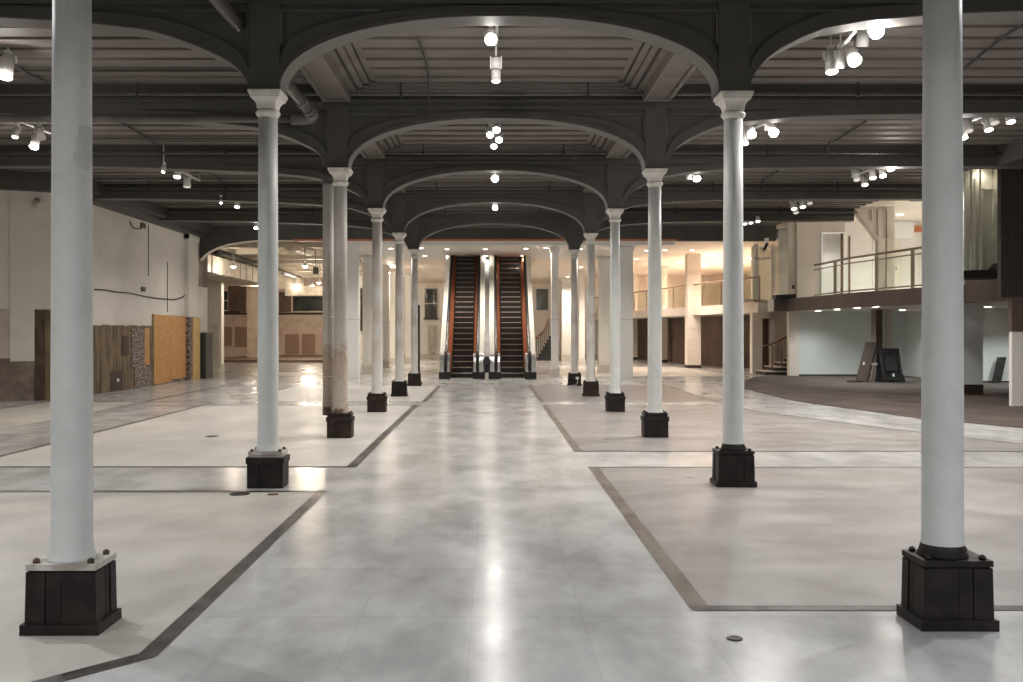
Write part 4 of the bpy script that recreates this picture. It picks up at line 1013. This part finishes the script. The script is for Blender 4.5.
# ================================================================== STAIRS (right)
r = thing('staircase', 'short stone stair with brown handrail beside the white pier on the right', 'staircase', (PX(758, 37)+.25, 36.9, 0))
for i in range(7):
    s = MB(); s.m = 0; s.box(.36*i, 2.9, .0, 1.35, .16*i, .16*(i+1)-.04); s.m = 1; s.box(.36*i-.04, 2.9, -.03, 1.35, .16*(i+1)-.04, .16*(i+1))
    obj('stair_step', s, ['dark_brown', 'beige_wall'], r)
for k in range(5):
    x = .28+.36*k
    obj('baluster', MB().box(x-.022, x+.022, .08, .12, .16*(k+1), 1.16+.18*k), 'rail_brown', r)
obj('handrail', MB().tube([(.02, .10, 1.12), (.26, .10, 1.15), (2.4, .10, 2.25)], .035, 8), 'rail_brown', r)
obj('lower_rail', MB().tube([(.9, .16, 1.12), (2.4, .16, 1.75)], .022, 8), 'rail_brown', r)

# ================================================================== MEZZANINE (right)
ZB, ZT = 2.35, 2.80
MF = [(10.2, 35.5), (10.62, 35.3), (10.84, 30.15), (11.45, 26.5), (11.76, 24.4), (12.05, 22.6), (12.2, 21.2)]
mz = MB(); poly = MF+[(17.8, 21.2), (17.8, 36.3), (10.2, 36.3)]
mz.m = 0; mz.prism_xy(poly[::-1], ZB+.02, ZT-.02)
struct('floor_mezzanine', mz, ['white_plaster'])
fs = MB()
for a, b in zip(MF[:-1], MF[1:]): wall_seg(fs, a[0], a[1], b[0], b[1], ZB, ZT if b[1] > 24 else ZT+.1, .04, .03)
struct('trim_80', fs, 'brown_fascia')
# ceiling above and walls
struct('ceiling_mezzanine', MB().box(9.95, 18, 20.4, 36.5, 5.5, 5.6), 'cream_paint')
mw = MB(); YU = 34.7
mw.m = 0; mw.box(PX(797, YU), PX(821, YU), YU, YU+.2, ZT-.02, 5.55); mw.box(PX(821, YU), PX(845, YU), YU, YU+.2, PZ(233, YU), 5.55)
mw.m = 1; mw.box(PX(845, YU), 18, YU, YU+.2, ZT-.02, 5.55)
struct('wall_mezzanine_side', MB().box(17.8, 18, 20.5, 36.5, 0, 5.55), 'white_plaster')
struct('wall_mezzanine', mw, ['beige_wall', 'white_plaster'])
# door opening with bright room beyond
dn = MB(); dn.box(PX(820.5, YU), PX(822.5, YU), YU-.06, YU+.1, ZT, PZ(232, YU)); dn.box(PX(843, YU), PX(846, YU), YU-.04, YU+.1, ZT, PZ(232, YU)); dn.box(PX(821, YU), PX(846, YU), YU-.05, YU+.1, PZ(233.5, YU), PZ(232, YU))
struct('door_2', dn, 'white_plastic')
struct('trim_81', MB().box(PX(841.5, YU), PX(843.2, YU), YU-.03, YU+.1, ZT, PZ(233.5, YU)).box(PX(848.5, YU), PX(850, YU), YU-.03, YU+.0, ZT, PZ(236, YU)), 'rail_brown')
struct('wall_room', MB().box(11.0, 15, 37.6, 37.7, ZT-.1, 5.5).box(11.0, 11.1, 34.9, 37.6, 2.7, 5.5).box(11, 15, 34.9, 37.7, 5.5, 5.55).box(11, 15, 36.3, 37.7, 2.7, 2.8), 'white_plaster')
downlight((12.6, 36.2, 5.49), 'downlight in the bright room behind the mezzanine door', 'mezzanine room downlight', power=130, col=(1, .95, .88), r_=.1)
dn = MB(); dn.box(PX(894, YU), PX(901, YU), YU-.04, YU, ZT, PZ(234, YU)); dd = struct('door_3', dn, 'cream_paint'); obj('door_handle', MB().box(PX(895, YU), PX(896, YU), YU-.07, YU-.04, 3.8, 3.9), 'steel', dd)
struct('trim_82', MB().box(PX(872.5, YU), PX(877, YU), YU-.05, YU, ZT, PZ(232, YU)), 'white_plastic')
# steel column with haunch
cxs = PX(885, 29.9)
r = thing('steel_column', 'cream steel column with riveted haunch bracket standing behind the glass railing', 'column', (cxs, 29.9, ZT))
sh = MB().box(-.25, -.05, -.12, .14, 0, 2.62).box(-.05, .02, -.02, .04, 0, 2.62).box(.02, .25, -.10, .14, 0, 2.62)
obj('shaft', sh, 'cream_paint', r)
zh0 = PZ(237, 29.9)-ZT; zh1 = PZ(211, 29.9)-ZT; xh = PX(854, 29.9)-cxs
obj('haunch', MB().prism_xz([(-.25, zh0-.1), (-.25, 2.62), (xh+.05, 2.62), (xh, zh1+.12), (xh, zh1)], -.04, .04), 'cream_paint', r)
obj('flange', MB().prism_xz([(-.22, zh0-.16), (-.22, zh0-.06), (xh, zh1+.05), (xh, zh1-.03)], -.14, .14), 'cream_paint', r)
obj('stiffener', MB().box(xh+.1, .25, -.12, -.04, zh1+.05, zh1+.1).box(-.45, -.4, -.12, -.04, zh1-.3, 2.62).box(-.10, -.06, -.14, -.1, zh0-.1, 2.62).box(-.2, .25, -.15, -.1, zh0-.1, zh0-.05), 'cream_paint', r)
tag(obj('wall_pipe', MB().cyl(at(893, 205.5, 33), at(925, 204.5, 33), .06, 10), 'galvanised'), 'grey pipe high above the mezzanine right of the steel column', 'pipe')
tag(obj('hanging_sign', B_(MB(), 911, 925, 196.0, 201, 28.3, .1), 'pipe_dark'), 'black bar fitting under the mezzanine ceiling beside the near right column', 'fitting')
tag(obj('orange_vent', B_(MB(), 913, 925, 226, 232, 34.55, .15), 'copper'), 'small orange brown fitting on the mezzanine wall beside the near right column', 'fitting')
tag(obj('white_bulkhead', B_(MB(), 893, 914, 221, 238, 34.3, .4), 'white_plastic'), 'white box bulkhead on the mezzanine wall', 'bulkhead')
# glass balustrade
RA = [(10.98, 33.4), (11.0, 30.15), (11.55, 26.6), (11.84, 24.6)]
def mk_bal():
    r = thing('glass_railing', 'frameless glass railing with brown metal rails along the mezzanine edge', 'railing', (0, 0, ZT))
    a0 = RA[0]
    for (a, b) in zip(RA[:-1], RA[1:]):
        g = MB(); wall_seg(g, a[0], a[1], b[0], b[1], .06, .95, .015); obj('glass_panel', g, 'glass', r)
        obj('top_rail', MB().cyl((a[0], a[1], 1.08), (b[0], b[1], 1.08), .035, 10), 'rail_metal', r)
        obj('middle_rail', MB().cyl((a[0]-.03, a[1], .92), (b[0]-.03, b[1], .92), .018, 8), 'rail_metal', r)
        obj('bottom_rail', MB().box(0, .001, 0, .001, 0, .001)._add([], []) if False else MB().cyl((a[0]-.01, a[1], .07), (b[0]-.01, b[1], .07), .025, 6), 'rail_metal', r)
    for (x, yy) in ((10.99, 31.5), (11.22, 28.7), (11.5, 26.9), (11.75, 25.2)):
        obj('post', MB().box(x-.02, x+.05, yy-.05, yy+.05, 0, 1.06), 'rail_metal', r)
mk_bal()
# far glazed box at the mezzanine corner
YG = 34.9
f_ = MB(); f_.m = 0; f_.box(PX(789.5, YG), PX(799.3, YG), YG, YG+.06, 2.98, 5.5); f_.m = 1
f_.prism_xz([(PX(776, YG), 2.80), (PX(788, YG), 2.80), (PX(800.5, YG), 2.80), (PX(800.5, YG), 3.08), (PX(795, YG), 2.97), (PX(776, YG), 2.93)], YG-.03, YG+.5)
f_.m = 2; f_.box(PX(788.2, YG), PX(789.4, YG), YG-.02, YG+.05, 2.95, 5.5); f_.box(PX(799.3, YG), PX(800.3, YG), YG-.02, YG+.05, 3.05, 5.5)
wn = struct('window_8', f_, ['cream_paint', 'step_black', 'galvanised'])
g = MB(); wall_seg(g, PX(776, YG), YG+.5, PX(788.2, YG), YG, 2.93, 5.4, .02); obj('pane', g, 'glass_green', wn)
obj('top_rail', MB().box(PX(776, YG), PX(788, YG), YG+.1, YG+.4, 5.30, 5.36), 'galvanised', wn)
tag(obj('door_catch', MB().box(PX(792, YG), PX(794.2, YG), YG-.04, YG, PZ(289, YG), PZ(285, YG)), 'step_black'), 'small black catch low on the cream panel of the far glazed box', 'catch')
# near glazed box
YG2 = 22.7
f_ = MB(); f_.m = 0; f_.box(PX(971, YG2), PX(999, YG2), YG2+.3, YG2+.34, 3.0, 5.5); f_.box(PX(981, YG2), PX(984, YG2), YG2+.27, YG2+.3, 3.1, 5.2); f_.box(PX(988, YG2), PX(989, YG2), YG2+.25, YG2+.3, 3.1, 4.95); f_.box(PX(988, YG2), PX(999, YG2), YG2+.25, YG2+.3, 4.93, 4.96)
f_.m = 1; f_.prism_xz([(PX(940, YG2), 2.85), (PX(1003, YG2), 2.85), (PX(1003, YG2), 3.2), (PX(1000, YG2), 3.22), (PX(994, YG2), 3.05), (PX(940, YG2), 3.0)], YG2-.12, YG2+.8)
f_.m = 2; f_.box(PX(970.5, YG2), PX(971.7, YG2), YG2-.02, YG2+.03, 3.0, 5.5); f_.box(PX(979.8, YG2), PX(980.8, YG2), YG2-.02, YG2+.03, 3.0, 5.5); f_.box(PX(999.5, YG2), PX(1001, YG2), YG2-.03, YG2+.5, 3.2, 5.5)
wn = struct('window_9', f_, ['cream_paint', 'step_black', 'galvanised'])
obj('pane', MB().box(PX(945, YG2), PX(970.5, YG2), YG2, YG2+.015, 3.0, 5.4), 'glass_green', wn)
obj('pane', MB().box(PX(971.5, YG2), PX(999.5, YG2), YG2, YG2+.015, 3.0, 5.4), 'glass', wn)
struct('trim_83', MB().box(PX(935, 24.2), PX(971, 24.2), 24.2, 24.3, ZT+.2, 5.5), 'cool_plaster')
downlight((11.3, 23.7, 5.49), 'added small downlight behind the glazed box right of the near right column', 'added glazed box downlight', power=120, col=(1, .96, .88), r_=.06)  # added lamp, lights the pale panel behind the box
downlight((11.4, 22.86, 5.49), 'added small downlight inside the glazed box right of the near right column', 'added glazed box downlight', power=9, col=(1, .93, .8), r_=.05)  # added lamp, brightens the cream panel in the box
# dark textured wall at the right frame edge
struct('wall_right', MB().box(PX(1001, 21.2), 14, 21.2, 21.35, ZB, 5.4), 'dark_panel')
struct('wall_near_right', MB().box(14, 14.2, -7, 21.2, 0, 5.4), 'left_plaster')
# lower walls
lw = MB(); YL = 36.3
lw.m = 1; lw.box(PX(788.7, YL), PX(798.4, YL), YL-.05, YL+.2, 0, ZB+.02)
lw.m = 0; lw.box(PX(798.4, YL), 17.8, YL, YL+.2, 0, ZB+.03); lw.box(15.2, 17.8, 31.3, 31.5, 0, ZB+.03); lw.box(15.2, 15.4, 31.3, YL, 0, ZB+.03)
struct('wall_lower', lw, ['cool_plaster', 'cream_paint'])
struct('baseboard_right', MB().box(PX(798.4, YL), 15.2, YL-.02, YL, 0, .06).box(15.2, 17.8, 31.28, 31.3, 0, .06), 'dark_brown')
def boxpier(px0, px1, Y, d, mats, label, band, basez, topb=None):
    x0, x1 = PX(px0, Y), PX(px1, Y)
    r = thing('square_pier', label, 'pier', ((x0+x1)/2, Y, 0)); hw = (x1-x0)/2
    obj('body', MB().box(-hw, hw, 0, d, basez, ZB+.01), mats[0], r)
    if basez: obj('base', MB().box(-hw-.01, hw+.01, -.01, d+.01, 0, basez), 'dark_brown', r)
    return r, hw
r, hw = boxpier(881, 897.5, 32.4, .5, ['cool_plaster'], 'greenish pier behind the leaning panels under the mezzanine', 0, .1)
obj('brown_side', MB().box(-hw-.21, -hw-.0, -.12, .3, 0, ZB), 'brown_fascia', r)
obj('pilaster_strip', MB().box(-hw+.17, -hw+.34, -.05, 0, .1, ZB), 'beige_wall', r)
boxpier(950, 983, 25.2, .6, ['cool_plaster'], 'grey green pier with dark base right of the near right column', 0, .27)
r, hw = boxpier(1012, 1060, 21.2, .12, ['white_plaster'], 'white block wall with brown top band at the right edge', 0, 0)
obj('top_band', MB().box(-hw-.015, hw, -.015, .13, PZ(331.5, 21.2), ZB+.01), 'brown_fascia', r)
# mezzanine downlights
for i, (a, b) in enumerate(((818, 311.3), (837, 310.0), (857, 308.7), (877, 307.3), (968, 303.2), (988, 308.0))):
    Y = F*(ZB+.015-EYE)/(HY-b)
    Y = {0: 34.9, 1: 32.6, 2: 30.6, 3: 29.2, 4: 25.8, 5: 29.5}[i]
    downlight((PX(a, Y) if i != 3 else PX(a, Y)-.05, Y, ZB+.012), 'downlight under the mezzanine, %s' % ['leftmost, by the cream pier', 'second from left', 'third from left', 'above the leaning panels', 'just right of the near right column', 'above the small leaning board'][i], 'downlights under the mezzanine', power=95, col=(.95, 1, .97), r_=.10)
downlight((14.0, 33.5, ZB+.012), 'downlight under the mezzanine behind the near right column, deeper in', 'hidden mezzanine downlights', power=130, col=(.95, 1, .97), r_=.1)
downlight((16.2, 29.5, ZB+.012), 'downlight under the mezzanine behind the right block', 'hidden mezzanine downlights', power=130, col=(.95, 1, .97), r_=.1)
for xx, yy in ((13.5, 32.5), (13.8, 27.0), (14, 23.4), (15.8, 31)):
    downlight((xx, yy, 5.49), 'downlight in the cream ceiling above the mezzanine walkway', 'downlights above the mezzanine', power=230, col=(1, .95, .87), r_=.1)

# leaning panels
YPn = YF(382.5)
r = thing('leaning_screen', 'brown flat panel tilted on edge against the brown pier, white sticker on face', 'panel', (PX(855, YPn), YPn, 0))
def q8(p, d=(.03, .10, 0)):
    return [(x, 0, z) for x, z in p]+[(x+d[0], d[1], z) for x, z in p]
s = YPn/F
def loc(x, y): return ((x-855)*s, max(.015, PZ(y, YPn)))
P4 = [loc(855, 382), loc(866, 382.5), loc(880, 342), loc(868, 342)]
def slab(P, off0, off1, y0, y1, lean):   # quad slab with lean in depth
    vs = [(x, y0+z*lean, z) for x, z in P]+[(x+off1, y1+z*lean, z) for x, z in P]
    return MB()._add(vs, [(0, 1, 2, 3), (7, 6, 5, 4), (0, 4, 5, 1), (1, 5, 6, 2), (2, 6, 7, 3), (3, 7, 4, 0)])
obj('face', slab(P4, 0, .05, 0, .10, .16), 'board_brown', r)
obj('rim', slab([loc(866, 382.5), loc(868, 382.5), loc(881, 343), loc(879.5, 342)], 0, .04, -.01, .12, .16), 'board_black', r)
obj('foot', MB()._add([(loc(844, 0)[0], -.25, .02), (loc(850, 0)[0], -.3, .015), (loc(862, 0)[0], 0, .02), (loc(855, 0)[0], .05, .05), (loc(844, 0)[0], -.25, .06), (loc(850, 0)[0], -.3, .05), (loc(862, 0)[0], 0, .06), (loc(855, 0)[0], .05, .10)], [(0, 1, 2, 3), (4, 5, 6, 7), (0, 1, 5, 4), (1, 2, 6, 5), (2, 3, 7, 6), (3, 0, 4, 7)]), 'board_black', r)
obj('sticker', slab([loc(863.8, 365), loc(865.4, 365), loc(865.8, 362), loc(864.4, 362)], 0, 0, -.012, -.002, .16), 'white_plastic', r)
r = thing('leaning_screen', 'black flat panel with bracketed back, leaning upright right of the brown one', 'panel', (PX(893, YPn-.2), YPn-.2, 0))
def l2(x, y): return ((x-893)*s, max(.01, PZ(y, YPn-.2)))
obj('back_panel', slab([l2(884, 383), l2(903, 383), l2(901, 348.5), l2(882, 348.5)], 0, 0, 0, .08, .2), 'board_black', r)
bk = MB()
for a in ([l2(886, 353), l2(899, 353), l2(899, 351), l2(886, 351)], [l2(883.5, 382), l2(885.5, 382), l2(884, 349), l2(882, 349)], [l2(901, 382), l2(903.3, 382), l2(901.3, 349), l2(899.2, 349)], [l2(888, 380), l2(901, 380), l2(901, 378.5), l2(888, 378.5)], [l2(887, 371), l2(899, 371), l2(897, 356), l2(887, 356)]):
    m2 = slab(a, 0, 0, -.04, 0, .2); bk._add(m2.v, m2.f)
obj('frame', bk, 'cabinet_dark', r)
obj('stand_leg', slab([l2(903, 385), l2(905, 385), l2(903, 375), l2(901.5, 375)], 0, 0, -.08, -.02, .2), 'board_black', r)
obj('stand_leg', slab([l2(884, 385), l2(886, 385), l2(885, 376), l2(883.5, 376)], 0, 0, -.08, -.02, .2), 'board_black', r)
obj('sticker', slab([l2(892.5, 376.5), l2(894.6, 376.5), l2(894.4, 373.5), l2(892.6, 373.5)], 0, 0, -.05, -.042, .2), 'white_plastic', r)
r = thing('leaning_screen', 'black panel standing on edge between the tilted panel and the bracketed one', 'panel', (PX(880, YPn+.1), YPn+.1, 0))
obj('back_panel', slab([(-.16, .01), (.12, .01), (.05, 1.0), (-.02, 1.0)], 0, .02, 0, .06, .1), 'board_black', r)
obj('bracket', MB().box(-.28, -.1, -.05, .02, .55, .62).cyl((-.3, -.04, .0), (-.25, 0, .6), .02, 8), 'galvanised', r)
YPs = 30.9
r = thing('leaning_board', 'narrow dark board leaning on the pale wall near the right edge', 'board', (PX(996, YPs), YPs, 0))
k = YPs/F
obj('face', slab([(-4.5*k, .01), (5*k, .01), (14*k, PZ(357, YPs)), (4.5*k, PZ(357.5, YPs))], 0, .03, 0, .05, .25), 'board_black', r)

# ================================================================== FLOOR FITTINGS
for i, (a, b, rr, m_, lb) in enumerate(((734.5, 639, .042, 'strip', 'round brass floor cap near the camera right of the aisle'), (690, 477, .055, 'base_plate', 'round floor outlet left of the second right column pedestal'), (239.5, 494.3, .10, 'base_dark', 'dark oval floor hole beside the second left pedestal'), (273, 494.8, .055, 'rust', 'small brown floor outlet before the second left pedestal'), (212, 436.5, .10, 'rust', 'dark floor cover far left of the third left pedestal'))):
    Y = YF(b); tag(obj('floor_outlet', MB().lathe([(rr, .002), (rr*.97, .008), (rr*.7, .009), (rr*.65, .006), (.001, .006)], 24, PX(a, Y), Y), m_), lb, 'floor fitting')
# small camera on the far beam
r = thing('security_camera', 'small white and black camera hanging at the far end of the dark ceiling, right bay', 'camera', (PX(767, 34.2), 34.2, 4.88))
obj('mount', MB().box(-.05, .05, -.05, .15, -.18, 0), 'white_plastic', r); obj('body', MB().cyl((0, -.02, -.2), (-.14, -.16, -.42), .05, 12), 'step_black', r)
